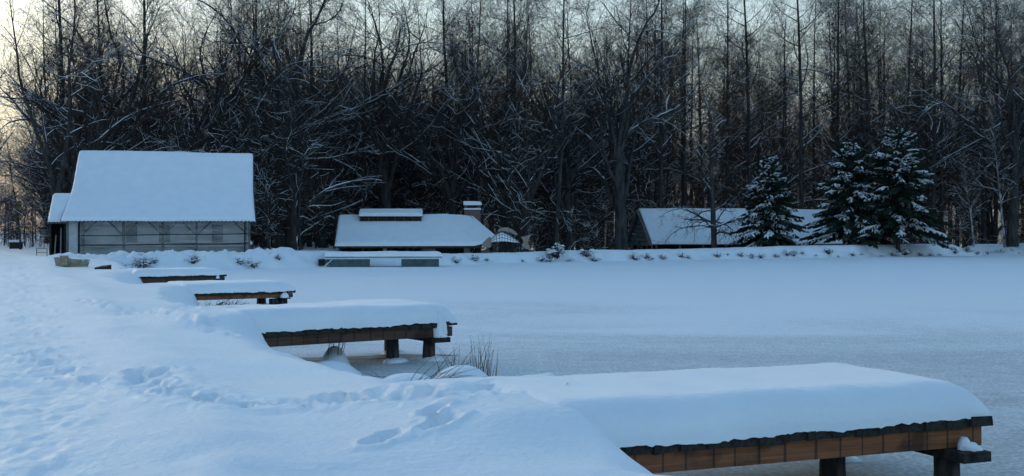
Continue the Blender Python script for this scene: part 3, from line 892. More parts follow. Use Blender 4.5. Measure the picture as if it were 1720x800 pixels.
def smoke_house():
    zb = -1.2
    t = tag(empty('low_building', (-8.6, 95.5, zb), math.radians(4)),
            'low building in the middle with long snow roof, roof vent and brick chimney', 'building')
    ez, rz_ = 2.25, 4.62                        # eave and ridge above the ground
    # main roof as a closed prism with a broken hip on the right
    Lx = -5.85
    Acr, Br = (3.35, 4.0, rz_ + 0.08), (5.7, 4.6, rz_ - 0.10)
    C, D = (5.55, 0.0, ez + 0.02), (7.7, 2.6, ez + 0.5)
    A0 = (Lx, 4.0, rz_); E0 = (Lx, 0.0, ez)
    Bk0, Bk1 = (Lx, 8.0, ez), (6.5, 8.4, ez)
    def slab(tri, thick, name, mat, par):
        pass
    mb = MB()
    V = np.array([E0, C, Acr, A0, D, Br, Bk0, Bk1])
    up = V + np.array([0, 0, -0.1])
    faces4 = [(0, 1, 2, 3), (1, 4, 5, 2), (3, 2, 7, 6)]
    mb.add(np.concatenate([up, up + np.array([0, 0, 0.09])]), [tuple(8 + i for i in f) for f in faces4] + [f[::-1] for f in faces4] + [(0, 8, 9, 1), (1, 9, 12, 4), (0, 3, 11, 8), (4, 12, 13, 5)],
           [(5, 7, 2), (10, 15, 13), (5, 4, 7), (15, 12, 13)])
    rf = mb.build('roof', M['timber_brown'], t)
    # snow blanket: fine grid on each roof plane with rounded free edges
    def blanket(q, nu, nv, free, seed, th=0.24):
        q = np.array(q, float)
        a = np.linspace(0, 1, nu); b = np.linspace(0, 1, nv)
        ga, gb = np.meshgrid(a, b, indexing='ij')
        P = (q[0] * ((1 - ga) * (1 - gb))[..., None] + q[1] * (ga * (1 - gb))[..., None] + q[2] * (ga * gb)[..., None] + q[3] * ((1 - ga) * gb)[..., None])
        w0 = np.linalg.norm(q[1] - q[0]); w1 = np.linalg.norm(q[3] - q[0])
        e = np.full(ga.shape, 9.0)
        if 'l' in free: e = np.minimum(e, ga * w0)
        if 'r' in free: e = np.minimum(e, (1 - ga) * w0)
        if 'b' in free: e = np.minimum(e, gb * w1)
        if 't' in free: e = np.minimum(e, (1 - gb) * w1)
        h = th * np.sqrt(1 - (1 - np.clip(e / 0.25, 0, 1)) ** 2)
        h = h + (e > 0.05) * 0.03 * (vnoise(P[..., 0] * 0.6, P[..., 1] * 0.7, seed) + 0.5 * vnoise(P[..., 0] * 1.8, P[..., 1] * 1.8, seed + 1))
        P[..., 2] += h
        P[..., 1] -= h * 0.15
        ix = np.arange(nu * nv).reshape(nu, nv)
        return P.reshape(-1, 3), np.stack([ix[:-1, :-1], ix[1:, :-1], ix[1:, 1:], ix[:-1, 1:]], -1).reshape(-1, 4)
    mb = MB()
    for q, nu, nv, free, sd in (((E0, C, Acr, A0), 110, 40, 'lb', 330), ((C, D, Br, Acr), 40, 40, 'rb', 335), ((Bk1, Bk0, A0, Acr), 50, 20, 'rb', 338)):
        V, Q_ = blanket(q, nu, nv, free, sd)
        mb.add(V, Q_)
    mb.build('roof_snow', M['snow'], rf, True)
    # louvred ridge vent
    vx0, vx1 = -4.0, 1.2
    vz = 4.16
    vent = MB().box(vx0 + 0.06, vx1 - 0.06, 3.05, 4.95, vz, vz + 0.62).build('roof_vent', M['timber_brown'], t)
    for j in range(3):
        zz = vz + 0.16 + 0.155 * j
        MB().bar((vx0 + 0.02, 3.00, zz), (vx1 - 0.02, 3.00, zz), 0.11, 0.035, (0, 0.6, 1)).build('slat', M['wood_dark'], vent)
    for xx in np.linspace(vx0 + 0.05, vx1 - 0.05, 8):
        MB().box(xx - 0.04, xx + 0.04, 2.98, 3.045, vz, vz + 0.6).build('mullion', M['timber'], vent)
    vr = MB()
    hw = (vx1 - vx0) / 2 + 0.08
    ptv = [(2.82, 4.74, 1), (4.0, 5.18, 1), (5.18, 4.74, 1)]
    V, Q_ = roof_snow(ptv, hw, 0.26, 60, 16, 340, 0.14)
    V = V + np.array([(vx0 + vx1) / 2, 0, 0])
    sn = ob('vent_snow', np_mesh('vent_snow', V, [Q_], M['snow']), vent)
    V = np.array([(x, y, z + dz) for x in (vx0 - 0.1, vx1 + 0.1) for dz in (-0.07, 0.0) for (y, z, _) in ptv])
    MB().add(V, [(0, 1, 7, 6), (1, 2, 8, 7), (3, 9, 10, 4), (4, 10, 11, 5), (0, 6, 9, 3), (2, 5, 11, 8)], []).build('vent_roof', M['timber_brown'], vent)
    # chimney
    cx0, cx1, cy0, cy1 = 4.88, 6.25, 5.2, 6.3
    ch = MB().box(cx0, cx1, cy0, cy1, 2.0, 5.26).build('chimney', M['brick'], t)
    MB().box(cx0 - 0.05, cx1 + 0.05, cy0 - 0.05, cy1 + 0.05, 5.262, 5.34).build('chimney_ledge', M['stone'], ch)
    mb = MB()
    V, Q_ = snow_slab(0, cx1 - cx0 + 0.06, cy1 - cy0 + 0.06, 0.13, 0.1, 14, 5, 345, rend=0.1, ragged=0.0)
    mb.add(V + np.array([cx0 - 0.03, cy0 - 0.03, 5.343]), Q_)
    mb.build('ledge_snow', M['snow'], ch, True)
    for (a, b) in ((cx0, cy0), (cx1 - 0.2, cy0), (cx0, cy1 - 0.2), (cx1 - 0.2, cy1 - 0.2)):
        MB().box(a, a + 0.2, b, b + 0.2, 5.341, 5.66).build('cap_pier', M['brick'], ch)
    MB().box(cx0 - 0.08, cx1 + 0.08, cy0 - 0.08, cy1 + 0.08, 5.662, 5.74).build('cap_slab', M['stone'], ch)
    V, Q_ = snow_slab(0, cx1 - cx0 + 0.16, cy1 - cy0 + 0.16, 0.34, 0.12, 14, 5, 346, rend=0.12, ragged=0.01)
    # the blanket is open at its landward end: mirror it so both ends are rounded
    MB().add(V + np.array([cx0 - 0.08, cy0 - 0.08, 5.743]), Q_).box(cx0 - 0.075, cx0 - 0.02, cy0 + 0.02, cy1 - 0.02, 5.743, 6.02).build('cap_snow', M['snow'], ch, True)
    # walls under the eaves
    wz = ez - 0.02
    MB().box(Lx + 0.5, 5.0, 7.2, 7.4, 0, wz).build('wall', M['wood_dark'], t)
    MB().box(Lx + 0.5, Lx + 0.62, 0.6, 7.19, 0, wz).build('wall', M['wood_dark'], t)
    MB().box(4.7, 5.2, 0.62, 7.19, 0, wz).build('wall', M['stone'], t)
    MB().box(1.3, 2.35, 0.6, 0.9, 0, wz).build('wall', M['stone'], t)
    MB().box(2.36, 4.69, 1.6, 1.7, 0, wz).build('door', M['wood_dark'], t)
    MB().box(Lx + 0.2, 5.4, 0.30, 0.46, wz - 0.16, wz - 0.004).build('eave_beam', M['timber_brown'], t)
    for xx in (-5.4, -3.6, -1.8, 0.0, 1.2):
        MB().box(xx - 0.09, xx + 0.09, 0.47, 0.65, 0, wz).build('post', M['timber_brown'], t)
    for xx in (-3.6, -1.8, 0.0):
        MB().bar((xx + 0.1, 0.56, 1.5), (xx + 0.7, 0.56, wz - 0.08), 0.1, 0.1).build('brace', M['timber_brown'], t)
    MB().box(-1.95, -1.65, 0.42, 0.465, 1.78, 2.05).build('sign_board', M['fish_panel'], t)
smoke_house()

def long_shed():
    zb = -1.3
    t = tag(empty('long_shed', (13.4, 112.0, zb), math.radians(15)),
            'long low shed on the right with steep snow roof and boarded gable', 'shed')
    Lx = 20.5
    ez, rz_ = 2.35, 5.8
    pts = [(0, ez, 1.0), (3.5, rz_, 1.0), (7.0, ez, 1.0)]
    mv = np.array([Lx / 2, 0, 0])
    V, Q_ = roof_sheet(pts, Lx / 2, 20, amp=0.035)
    rf = ob('roof', np_mesh('roof', V + mv, [Q_], M['metal_sheet']), t)
    V, Q_ = roof_snow(pts, Lx / 2, 0.18, 240, 30, 350, 0.2, 0.09)
    ob('roof_snow', np_mesh('roof_snow', V + mv, [Q_], M['snow']), rf)
    # barge boards of the gable
    for sg in (0, 1):
        y0, y1 = (0, 3.5) if sg == 0 else (7.0, 3.5)
        MB().bar((-0.12, y0, ez - 0.16), (-0.12, y1, rz_ - 0.16), 0.07, 0.24, (1, 0, 0)).build('barge_board', M['timber'], t)
    # gable cladding: boards one above the other
    z_ = 0.9
    while z_ < rz_ - 0.7:
        z1 = z_ + 0.42
        m = max(0.0, (z_ - ez) / (rz_ - ez)) * 3.5
        m1 = max(0.0, (z1 - ez) / (rz_ - ez)) * 3.5
        a, b = max(m1, 0.2) + 0.12, 7.0 - max(m1, 0.2) - 0.12
        gap = z_ < 1.9
        if not gap:
            MB().box(0.25, 0.31, a, b, z_, z1 - 0.05).build('board', M['board_grey'], t)
        z_ = z1
    for yy in (0.9, 2.3, 3.5, 4.7, 6.1):
        zz = ez + (rz_ - ez) * (1 - abs(yy - 3.5) / 3.5) - 0.3
        MB().box(0.315, 0.44, yy - 0.06, yy + 0.06, 0, zz).build('post', M['timber'], t)
    MB().bar((0.2, 2.0, 0.2), (0.2, 4.2, 2.6), 0.1, 0.1).build('brace', M['timber'], t)
    MB().bar((0.2, 6.2, 0.3), (0.2, 3.9, 2.3), 0.1, 0.1).build('brace', M['timber'], t)
    for xx in np.linspace(0.6, Lx - 0.4, 9):
        MB().box(xx - 0.08, xx + 0.08, 0.3, 0.46, 0, ez + 0.1).build('post', M['timber'], t)
    MB().box(0.5, Lx - 0.3, 6.5, 6.6, 0, ez).build('wall', M['wood_dark'], t)
    MB().box(0.2, Lx - 0.2, 0.28, 0.48, ez - 0.12, ez - 0.004).build('eave_beam', M['wood_dark'], t)
long_shed()

# ------------------------------------------------------------------ pontoon moored at the far bank
def pontoon():
    t = tag(empty('pontoon', (-8.15, 74.4, 0.0), math.radians(5)),
            'floating white edged pontoon with two grey floats below the far bank', 'pontoon')
    L = 3.72
    MB().box(-L, L, 0, 2.1, 0.50, 0.60).build('deck', M['white_paint'], t)
    MB().box(-L + 0.02, L - 0.02, 0.02, 2.08, 0.603, 0.66).build('deck_edge', M['wood_dark'], t)
    V, Q_ = snow_slab(0, 2 * L, 2.1, 0.30, 0.3, 70, 8, 360, rend=0.5, ragged=0.01)
    MB().add(V + np.array([-L, 0, 0.664]), Q_).build('snow_cover', M['snow'], t, True)
    for a, b in ((-3.45, -0.95), (1.1, 3.5)):
        MB().box(a, b, 0.10, 1.9, -0.15, 0.499).build('float', M['float_green'], t)
    MB().bar((-3.75, 0.05, 0.06), (-3.25, 0.05, 0.49), 0.06, 0.05).build('strut', M['white_paint'], t)
    MB().box(-4.15, -3.75, 0.2, 0.9, 0.12, 0.5).build('fender', M['black'], t)
pontoon()

# ------------------------------------------------------------------ fish sculpture
def fish():
    t = tag(empty('fish_sculpture', (-0.55, 88.6, 0.22), math.radians(0)),
            'big fish sculpture of wire mesh with tan head, fin and tail, snow on back', 'sculpture')
    zc = 1.26
    a, b, c = 1.30, 0.55, 0.86
    def body(u, v, k=1.0):
        """u -1 head .. 1 tail, v angle round the body (0 = top)"""
        w_ = max(0.0, 1 - abs(u + 0.15 * (1 - u * u)) ** 1.25) ** 0.85 * (1 - 0.12 * u)
        return (u * a, b * k * w_ * math.sin(v), zc + c * k * w_ * math.cos(v) - 0.12)
    mb = MB()
    us = np.linspace(-0.95, 0.97, 13)
    for u in us:
        P = [[body(u, v) for v in np.linspace(0, 2 * math.pi, 25)]]
        mb.tubes(P, np.full((1, 25), 0.016), 4)
    for v in np.linspace(0, 2 * math.pi, 18, endpoint=False):
        P = [[body(u, v) for u in np.linspace(-0.97, 0.99, 21)]]
        mb.tubes(P, np.full((1, 21), 0.016), 4)
    mb.build('wire_body', M['wire'], t)
    # snow lying in the mesh of the back
    nu, nv = 36, 20
    V = []
    for u in np.linspace(-0.93, 0.98, nu):
        for v in np.linspace(-1.42, 1.42, nv):
            V.append(body(u, v, 0.985))
    ix = np.arange(nu * nv).reshape(nu, nv)
    Q_ = np.stack([ix[:-1, :-1], ix[:-1, 1:], ix[1:, 1:], ix[1:, :-1]], -1).reshape(-1, 4)
    ob('back_snow', np_mesh('back_snow', V, [Q_], M['snow']), t)
    def plate(name, pts, y0, y1, mat=M['fish_panel']):
        n = len(pts)
        me = np_mesh(name, [(x, y0, z) for x, z in pts] + [(x, y1, z) for x, z in pts], [[(i, (i + 1) % n, n + (i + 1) % n, n + i) for i in range(n)]], mat, False)
        bm = bmesh.new(); bm.from_mesh(me); bm.verts.ensure_lookup_table()
        bm.faces.new([bm.verts[i] for i in range(n)]); bm.faces.new([bm.verts[n + i] for i in range(n)][::-1])
        bm.to_mesh(me); bm.free()
        return ob(name, me, t)
    plate('head', [(-1.72, 1.00), (-1.62, 1.22), (-1.40, 1.45), (-1.14, 1.66), (-1.02, 1.52), (-0.98, 1.15), (-1.05, 0.85), (-1.35, 0.80), (-1.60, 0.88)], -0.22, 0.22)
    plate('dorsal_fin', [(-0.52, 1.98), (-0.50, 2.16), (-0.28, 2.30), (0.05, 2.36), (0.40, 2.28), (0.72, 2.10), (0.98, 1.86), (0.90, 1.72), (0.55, 1.88), (0.18, 2.03), (-0.2, 2.06)], -0.05, 0.05)
    plate('tail', [(1.20, 1.60), (1.45, 1.66), (1.98, 1.80), (1.80, 1.42), (1.78, 1.08), (1.92, 0.72), (1.55, 0.78), (1.26, 0.96), (1.42, 1.22), (1.38, 1.42)], -0.06, 0.06)
    for xx in (-0.7, 0.0, 0.7):
        MB().tubes([[(xx, 0, hz(-0.55 + xx, 88.6) - 0.42), (xx, 0, zc - 0.4)]], [[0.05, 0.05]], 8).build('support', M['wire'], t)
fish()

# ------------------------------------------------------------------ small things by the barn
def rowboat():
    x, y, _ = px(121, 450, 50.7)
    z = hz(x, y)
    t = tag(empty('rowboat', (x, y, z - 0.02), math.radians(-4)), 'small pale wooden boat lying in the snow before the barn', 'boat')
    st = [(-0.74, 0.16, 0.10, 0.42), (-0.55, 0.30, 0.17, 0.40), (0.0, 0.38, 0.24, 0.36), (0.5, 0.30, 0.18, 0.33), (0.76, 0.10, 0.05, 0.31)]
    V = []
    for (xx, wt, wb, top) in st:
        bx_ = xx * 0.9
        V += [(xx, -wt, top), (bx_, -wb, 0.0), (bx_, wb, 0.0), (xx, wt, top), (xx, wt - 0.04, top), (bx_, wb - 0.04, 0.04), (bx_, -wb + 0.04, 0.04), (xx, -wt + 0.04, top)]
    Q_ = []
    for k in range(len(st) - 1):
        for i in range(8):
            a = k * 8 + i; b = k * 8 + (i + 1) % 8
            Q_.append((a, b, b + 8, a + 8))
    Q_ += [(0, 7, 6, 1), (6, 5, 2, 1), (5, 4, 3, 2)]
    n = (len(st) - 1) * 8
    Q_ += [(n, n + 1, n + 6, n + 7), (n + 1, n + 2, n + 5, n + 6), (n + 2, n + 3, n + 4, n + 5)]
    MB().add(V, Q_).build('hull', M['boat_wood'], t)
    MB().box(-0.36, -0.02, -0.43, -0.30, 0.06, 0.50).build('box', M['boat_wood'], t)
    mb = MB()
    snow_lump(mb, (0.2, 0.0, 0.22), (0.52, 0.27, 0.16), 8, 14)
    snow_lump(mb, (-0.52, 0.0, 0.26), (0.2, 0.2, 0.14), 9, 12)
    mb.build('snow_fill', M['snow'], t, True)
rowboat()

def board_on_snow():
    x, y, _ = px(172, 455, 47.5)
    z = hz(x, y)
    t = MB().hexa([(-0.28, -0.12, -0.03), (0.18, -0.2, -0.03), (0.26, 0.3, -0.03), (-0.1, 0.3, -0.03), (-0.28, -0.12, 0.09), (0.18, -0.2, 0.12), (0.26, 0.3, 0.19), (-0.1, 0.3, 0.16)]).build('dark_board', M['wood_dark'])
    t.location = (x, y, z)
    tag(t, 'small dark board tilted out of the snow beside the boat', 'board')
board_on_snow()

def cabinet():
    x, y, _ = px(27, 418, 104)
    z = hz(x, y)
    t = tag(empty('garden_box', (x, y, z)), 'small dark box with snow lid by the trees at far left', 'box')
    MB().box(-0.48, 0.48, -0.3, 0.3, 0, 0.55).build('box_body', M['wood_dark'], t)
    MB().box(-0.53, 0.53, -0.35, 0.35, 0.552, 0.6).build('lid', M['timber'], t)
    V, Q_ = snow_slab(0, 1.04, 0.68, 0.17, 0.15, 14, 5, 371, rend=0.15, ragged=0.0)
    MB().add(V + np.array([-0.52, -0.34, 0.603]), Q_).build('snow_cap', M['snow'], t, True)
    for xx in (-0.42, 0.42):
        MB().box(xx - 0.04, xx + 0.04, -0.28, 0.28, -0.2, -0.002).build('leg', M['wood_dark'], t)
cabinet()

def hand_rail():
    x, y, _ = px(70, 430, 74)
    z = hz(x, y)
    t = tag(empty('rail', (x, y, z), 0.2), 'low black metal rail left of the barn', 'rail')
    for xx in (-0.3, 0.32):
        MB().box(xx - 0.02, xx + 0.02, -0.02, 0.02, -0.2, 0.48).build('upright', M['black'], t)
    for zz in (0.22, 0.46):
        MB().bar((-0.28, 0, zz), (0.30, 0, zz), 0.03, 0.03).build('crossbar', M['black'], t)
hand_rail()

def red_bin():
    x, y, _ = px(416, 421, 83)
    z = hz(x, y)
    t = tag(empty('red_bin', (x, y, z)), 'small red bin with snow cap at right end of the barn', 'bin')
    MB().hexa([(-0.22, -0.2, -0.1), (0.22, -0.2, -0.1), (0.22, 0.2, -0.1), (-0.22, 0.2, -0.1), (-0.27, -0.24, 0.6), (0.27, -0.24, 0.6), (0.27, 0.24, 0.6), (-0.27, 0.24, 0.6)]).build('bin_body', M['red_paint'], t)
    MB().box(-0.3, 0.3, -0.27, 0.27, 0.602, 0.66).build('lid', M['red_paint'], t)
    mb = MB(); snow_lump(mb, (0, 0, 0.663), (0.31, 0.28, 0.34), 12, 14)
    mb.build('snow_cap', M['snow'], t, True)
red_bin()

# ------------------------------------------------------------------ bare trees
def nrm_(v):
    return v / (np.linalg.norm(v, axis=-1, keepdims=True) + 1e-9)

def sprout(rng, P, R, m, t0, t1, ang, ang_sd, length, lsd, K, wander, trop, rr_, rmin, taper=0.35, upbias=0.0):
    """m children on every polyline of P; length(t) in metres"""
    N, K0, _ = P.shape
    t = t0 + (t1 - t0) * (np.arange(m)[None, :] + rng.random((N, m))) / m
    q = np.clip(t, 0, 0.9999) * (K0 - 1)
    i = np.floor(q).astype(int); f = (q - i)[..., None]
    n = np.arange(N)[:, None]
    p0, p1 = P[n, i], P[n, i + 1]
    pos = p0 * (1 - f) + p1 * f
    tan = nrm_(p1 - p0)
    pr = R[n, i] * (1 - f[..., 0]) + R[n, i + 1] * f[..., 0]
    ref = np.where(np.abs(tan[..., 2:3]) > 0.85, np.array([1.0, 0, 0]), np.array([0, 0, 1.0]))
    A = nrm_(np.cross(tan, ref)); B = np.cross(A, tan)
    phi = np.arange(m)[None, :] * 2.399 + rng.random((N, 1)) * 6.28 + rng.normal(0, 0.5, (N, m))
    perp = A * np.cos(phi)[..., None] + B * np.sin(phi)[..., None]
    perp[..., 2] += upbias
    perp = nrm_(perp)
    an = np.radians(rng.normal(ang, ang_sd, (N, m)))[..., None]
    d = nrm_(tan * np.cos(an) + perp * np.sin(an)).reshape(-1, 3)
    Ls = (length(t) * np.clip(rng.normal(1, lsd, (N, m)), 0.3, 1.8)).reshape(-1)
    pos = pos.reshape(-1, 3)
    r0 = np.maximum(pr.reshape(-1) * rr_ * np.clip(rng.normal(1, 0.15, pos.shape[0]), 0.6, 1.3), rmin)
    C = np.empty((len(pos), K, 3)); C[:, 0] = pos
    drift = rng.normal(0, wander * 0.35, d.shape)
    for k in range(1, K):
        d = nrm_(d + rng.normal(0, wander, d.shape) + drift + np.array([0, 0, trop]))
        C[:, k] = C[:, k - 1] + d * (Ls / (K - 1))[:, None]
    Rr = r0[:, None] * np.linspace(1, taper, K)[None, :]
    return C, np.maximum(Rr, rmin * 0.7)

def snow_on(rng, P, R, keep, smin, f=0.75, hmin=0.42, smax=0.085):
    """snow lying along the upper side of branches, unbroken over most of a branch"""
    N, K, _ = P.shape
    s = np.clip(R * f, smin, smax) * rng.uniform(0.7, 1.15, (N, K))
    C = P.copy()
    C[..., 2] += R * 0.8 + s * 0.3
    t = nrm_(P[:, 1:] - P[:, :-1])
    hzn = np.sqrt(np.clip(1 - t[..., 2] ** 2, 0, 1))
    sel = (hzn > hmin) & (rng.random((N, 1)) < keep) & (rng.random((N, K - 1)) < 0.93) & ((s[:, 1:] + s[:, :-1]) > 0)
    i, k = np.where(sel)
    if not len(i): return None
    a, b = C[i, k], C[i, k + 1]
    sa, sb = s[i, k], s[i, k + 1]
    d = (b - a) * 0.06
    PP = np.stack([a - d, b + d], 1)
    RR = np.stack([sa * 0.85, sb * 0.85], 1)
    return PP, RR

def trunk_line(rng, H, r, K, wander, lean=(0, 0), taper=0.2):
    P = np.zeros((1, K, 3))
    d = np.array([lean[0], lean[1], 1.0]); d /= np.linalg.norm(d)
    d0 = d.copy()
    for k in range(1, K):
        d = d + rng.normal(0, wander, 3) * np.array([1, 1, 0.2]); d = d * 0.8 + d0 * 0.2; d /= np.linalg.norm(d)
        P[0, k] = P[0, k - 1] + d * H / (K - 1)
    f = np.linspace(0, 1, K)
    R = r * (1 - (1 - taper) * f)
    R[0] *= 1.25
    P[0, 0, 2] -= 0.3
    return P, R[None]

def make_tree(kind, seed, H, r, lean=(0, 0), twig='twig', bark='bark', snow=1.0):
    rng = np.random.default_rng(seed)
    tr, br, tw, sn = MB(), MB(), MB(), MB()
    S = []
    if kind == 'oak':
        Ht = H * 0.42
        P0, R0 = trunk_line(rng, Ht, r, 9, 0.05, lean, 0.62)
        P1, R1 = sprout(rng, P0, R0, 10, 0.42, 1.0, 34, 11, lambda t: H * (0.36 + 0.24 * t), 0.15, 20, 0.13, 0.06, 0.55, 0.05, 0.09, 0.5)
        P2, R2 = sprout(rng, P1, R1, 8, 0.22, 1.0, 48, 14, lambda t: H * (0.27 - 0.12 * t), 0.25, 12, 0.14, 0.045, 0.5, 0.022, 0.3, 0.2)
        P3, R3 = sprout(rng, P2, R2, 7, 0.2, 1.0, 46, 15, lambda t: H * 0.105 * (1.2 - 0.5 * t), 0.3, 5, 0.2, 0.04, 0.5, 0.013, 0.4, 0.2)
        P4, R4 = sprout(rng, P3, R3, 6, 0.2, 1.0, 42, 15, lambda t: H * 0.042 * (1.2 - 0.4 * t), 0.3, 3, 0.2, 0.05, 0.6, 0.0085, 0.6, 0.2)
        tr.tubes(P0, R0, 10).tubes(P1, R1, 7)
        br.tubes(P2, R2, 5).tubes(P3, R3, 3)
        tw.tubes(P4, R4, 3)
        S = [snow_on(rng, P1, R1, 1.0 * snow, 0.03, 0.5), snow_on(rng, P2, R2, 0.60 * snow, 0.020), snow_on(rng, P3, R3, 0.20 * snow, 0.013)]
    elif kind == 'tall':
        P0, R0 = trunk_line(rng, H, r, 14, 0.022, lean, 0.12)
        n1 = 34
        P1, R1 = sprout(rng, P0, R0, n1, 0.30, 1.0, 58, 10, lambda t: H * (0.235 - 0.17 * t), 0.3, 8, 0.10, 0.045, 0.42, 0.022, 0.25)
        P2, R2 = sprout(rng, P1, R1, 6, 0.2, 1.0, 45, 12, lambda t: H * 0.075 * (1.2 - 0.5 * t), 0.3, 5, 0.14, 0.03, 0.5, 0.014, 0.4)
        P3, R3 = sprout(rng, P2, R2, 6, 0.15, 1.0, 42, 14, lambda t: H * 0.034 * (1.2 - 0.5 * t), 0.3, 3, 0.16, 0.03, 0.6, 0.0085, 0.5)
        P4, R4 = sprout(rng, P3, R3, 3, 0.2, 1.0, 40, 14, lambda t: H * 0.016 + 0 * t, 0.3, 2, 0.1, 0.0, 0.7, 0.0075, 0.6)
        tr.tubes(P0, R0, 9)
        br.tubes(P1, R1, 5).tubes(P2, R2, 3)
        tw.tubes(P3, R3, 3).tubes(P4, R4, 3)
        S = [snow_on(rng, P1, R1, 0.55 * snow, 0.022), snow_on(rng, P2, R2, 0.28 * snow, 0.016)]
    elif kind == 'fan':       # several rising stems
        P0, R0 = trunk_line(rng, H * 0.28, r, 6, 0.04, lean, 0.75)
        P1, R1 = sprout(rng, P0, R0, 6, 0.2, 1.0, 26, 9, lambda t: H * (0.62 + 0.2 * t), 0.12, 12, 0.075, 0.02, 0.62, 0.05, 0.16)
        P2, R2 = sprout(rng, P1, R1, 12, 0.2, 1.0, 42, 10, lambda t: H * (0.24 - 0.15 * t), 0.3, 7, 0.12, 0.04, 0.45, 0.018, 0.3)
        P3, R3 = sprout(rng, P2, R2, 7, 0.15, 1.0, 42, 12, lambda t: H * 0.07 * (1.2 - 0.5 * t), 0.3, 4, 0.15, 0.04, 0.5, 0.011, 0.4)
        P4, R4 = sprout(rng, P3, R3, 5, 0.2, 1.0, 40, 14, lambda t: H * 0.028 + 0 * t, 0.3, 3, 0.15, 0.03, 0.6, 0.008, 0.6)
        tr.tubes(P0, R0, 10).tubes(P1, R1, 7)
        br.tubes(P2, R2, 4).tubes(P3, R3, 3)
        tw.tubes(P4, R4, 3)
        S = [snow_on(rng, P1, R1, 0.8 * snow, 0.03), snow_on(rng, P2, R2, 0.65 * snow, 0.02), snow_on(rng, P3, R3, 0.15 * snow, 0.013)]
    elif kind == 'young':     # spindly understorey
        P0, R0 = trunk_line(rng, H, r, 9, 0.06, lean, 0.15)
        P1, R1 = sprout(rng, P0, R0, 18, 0.12, 1.0, 62, 16, lambda t: H * (0.42 - 0.28 * t), 0.35, 7, 0.16, 0.005, 0.5, 0.014, 0.3)
        P2, R2 = sprout(rng, P1, R1, 7, 0.15, 1.0, 45, 14, lambda t: H * 0.13 * (1.2 - 0.5 * t), 0.3, 4, 0.18, 0.01, 0.55, 0.010, 0.4)
        P3, R3 = sprout(rng, P2, R2, 5, 0.2, 1.0, 42, 14, lambda t: H * 0.055 + 0 * t, 0.3, 3, 0.15, 0.0, 0.6, 0.0075, 0.6)
        tr.tubes(P0, R0, 7)
        br.tubes(P1, R1, 4).tubes(P2, R2, 3)
        tw.tubes(P3, R3, 3)
        S = [snow_on(rng, P1, R1, 0.5 * snow, 0.02), snow_on(rng, P2, R2, 0.2 * snow, 0.014)]
    for s_ in S:
        if s_ is not None:
            sn.tubes(s_[0], s_[1], 4)
    return {'trunk': tr.mesh('trunk', M[bark], True), 'branches': br.mesh('branches', M[bark], True),
            'twigs': tw.mesh('twigs', M[twig], True), 'branch_snow': sn.mesh('branch_snow', M['branch_snow'], True)}

def place_tree(meshes, name, label, x, y, rot=0.0, scale=1.0, group=None, cat='tree', z=None):
    t = tag(empty(name, (x, y, hz(x, y) if z is None else z), rot), label, cat, group)
    t.scale = (scale,) * 3
    for nm, me in meshes.items():
        c = ob(nm, me, t)
        if nm in ('twigs', 'branch_snow', 'foliage', 'snow_tufts', 'branches'):
            c['kind'] = 'stuff'
    return t

OAKS = [make_tree('oak', 400 + i, (26, 28, 25, 27)[i], (0.62, 0.52, 0.45, 0.5)[i]) for i in range(4)]
TALL = [make_tree('tall', 420 + i, (34, 37, 32, 35, 33)[i], (0.27, 0.30, 0.23, 0.25, 0.29)[i], lean=((0, 0), (.03, 0), (-.04, .02), (.02, .02), (-.02, 0))[i]) for i in range(5)]
FANS = [make_tree('fan', 440 + i, (20, 22)[i], (0.42, 0.40)[i]) for i in range(2)]
YOUNG = [make_tree('young', 460 + i, (7, 9, 6, 11)[i], (0.06, 0.07, 0.05, 0.085)[i]) for i in range(4)]
YOUNG_RED = [make_tree('young', 470 + i, (7, 9)[i], (0.06, 0.07)[i], twig='twig_red', snow=0.5) for i in range(2)]

def at(pxx, d):
    return (pxx - 860.0) / F * d, d

# trees that stand out
SPECIAL = []
def special(meshes, name, label, pxx, d, rot, scale=1.0):
    x, y = at(pxx, d)
    SPECIAL.append((x, y))
    return place_tree(meshes, name, label, x, y, rot, scale)
big = make_tree('oak', 486, 27, 0.66)
special(big, 'oak_tree', 'huge spreading oak with thick snow lined limbs left of the long shed', 1040, 107, 0.6)
special(OAKS[0], 'oak_tree', 'big forked tree with dark trunk rising behind the barn roof, left part', 152, 97, 2.2, 1.0)
special(FANS[0], 'bare_tree', 'many stemmed bare tree rising just left of the barn', 96, 90, 0.4, 0.95)
special(OAKS[1], 'oak_tree', 'tall oak behind the roof vent of the low building', 652, 110, 1.2, 1.08)
special(OAKS[2], 'oak_tree', 'broad oak between the barn and the low building', 487, 103, 3.6, 1.1)
special(OAKS[3], 'oak_tree', 'bare oak behind the right half of the barn roof', 342, 101, 5.0, 0.98)
special(FANS[1], 'bare_tree', 'wide bare tree behind the chimney of the low building', 800, 116, 1.9, 1.05)
special(FANS[1], 'bare_tree', 'bare tree at the left edge reaching over the trodden path', -105, 76, 4.4, 0.62)
special(YOUNG[3], 'bare_tree', 'thin young tree standing by the dark box at far left', 34, 101, 1.0, 0.92)
special(OAKS[1], 'oak_tree', 'snow lined oak at the far right edge of the woods', 1700, 116, 2.8, 1.0)
pale = make_tree('tall', 483, 15, 0.13, lean=(-0.09, 0), bark='bark_pale', snow=0.8)
special(pale, 'birch_tree', 'slim pale birch leaning left near the right edge', 1688, 113, 0.0, 0.9)
pale2 = make_tree('tall', 484, 10, 0.11, lean=(-0.12, 0), bark='bark_pale', snow=0.8)
special(pale2, 'birch_tree', 'short pale leaning stem right of the spruces', 1636, 113, 0.2, 0.85)
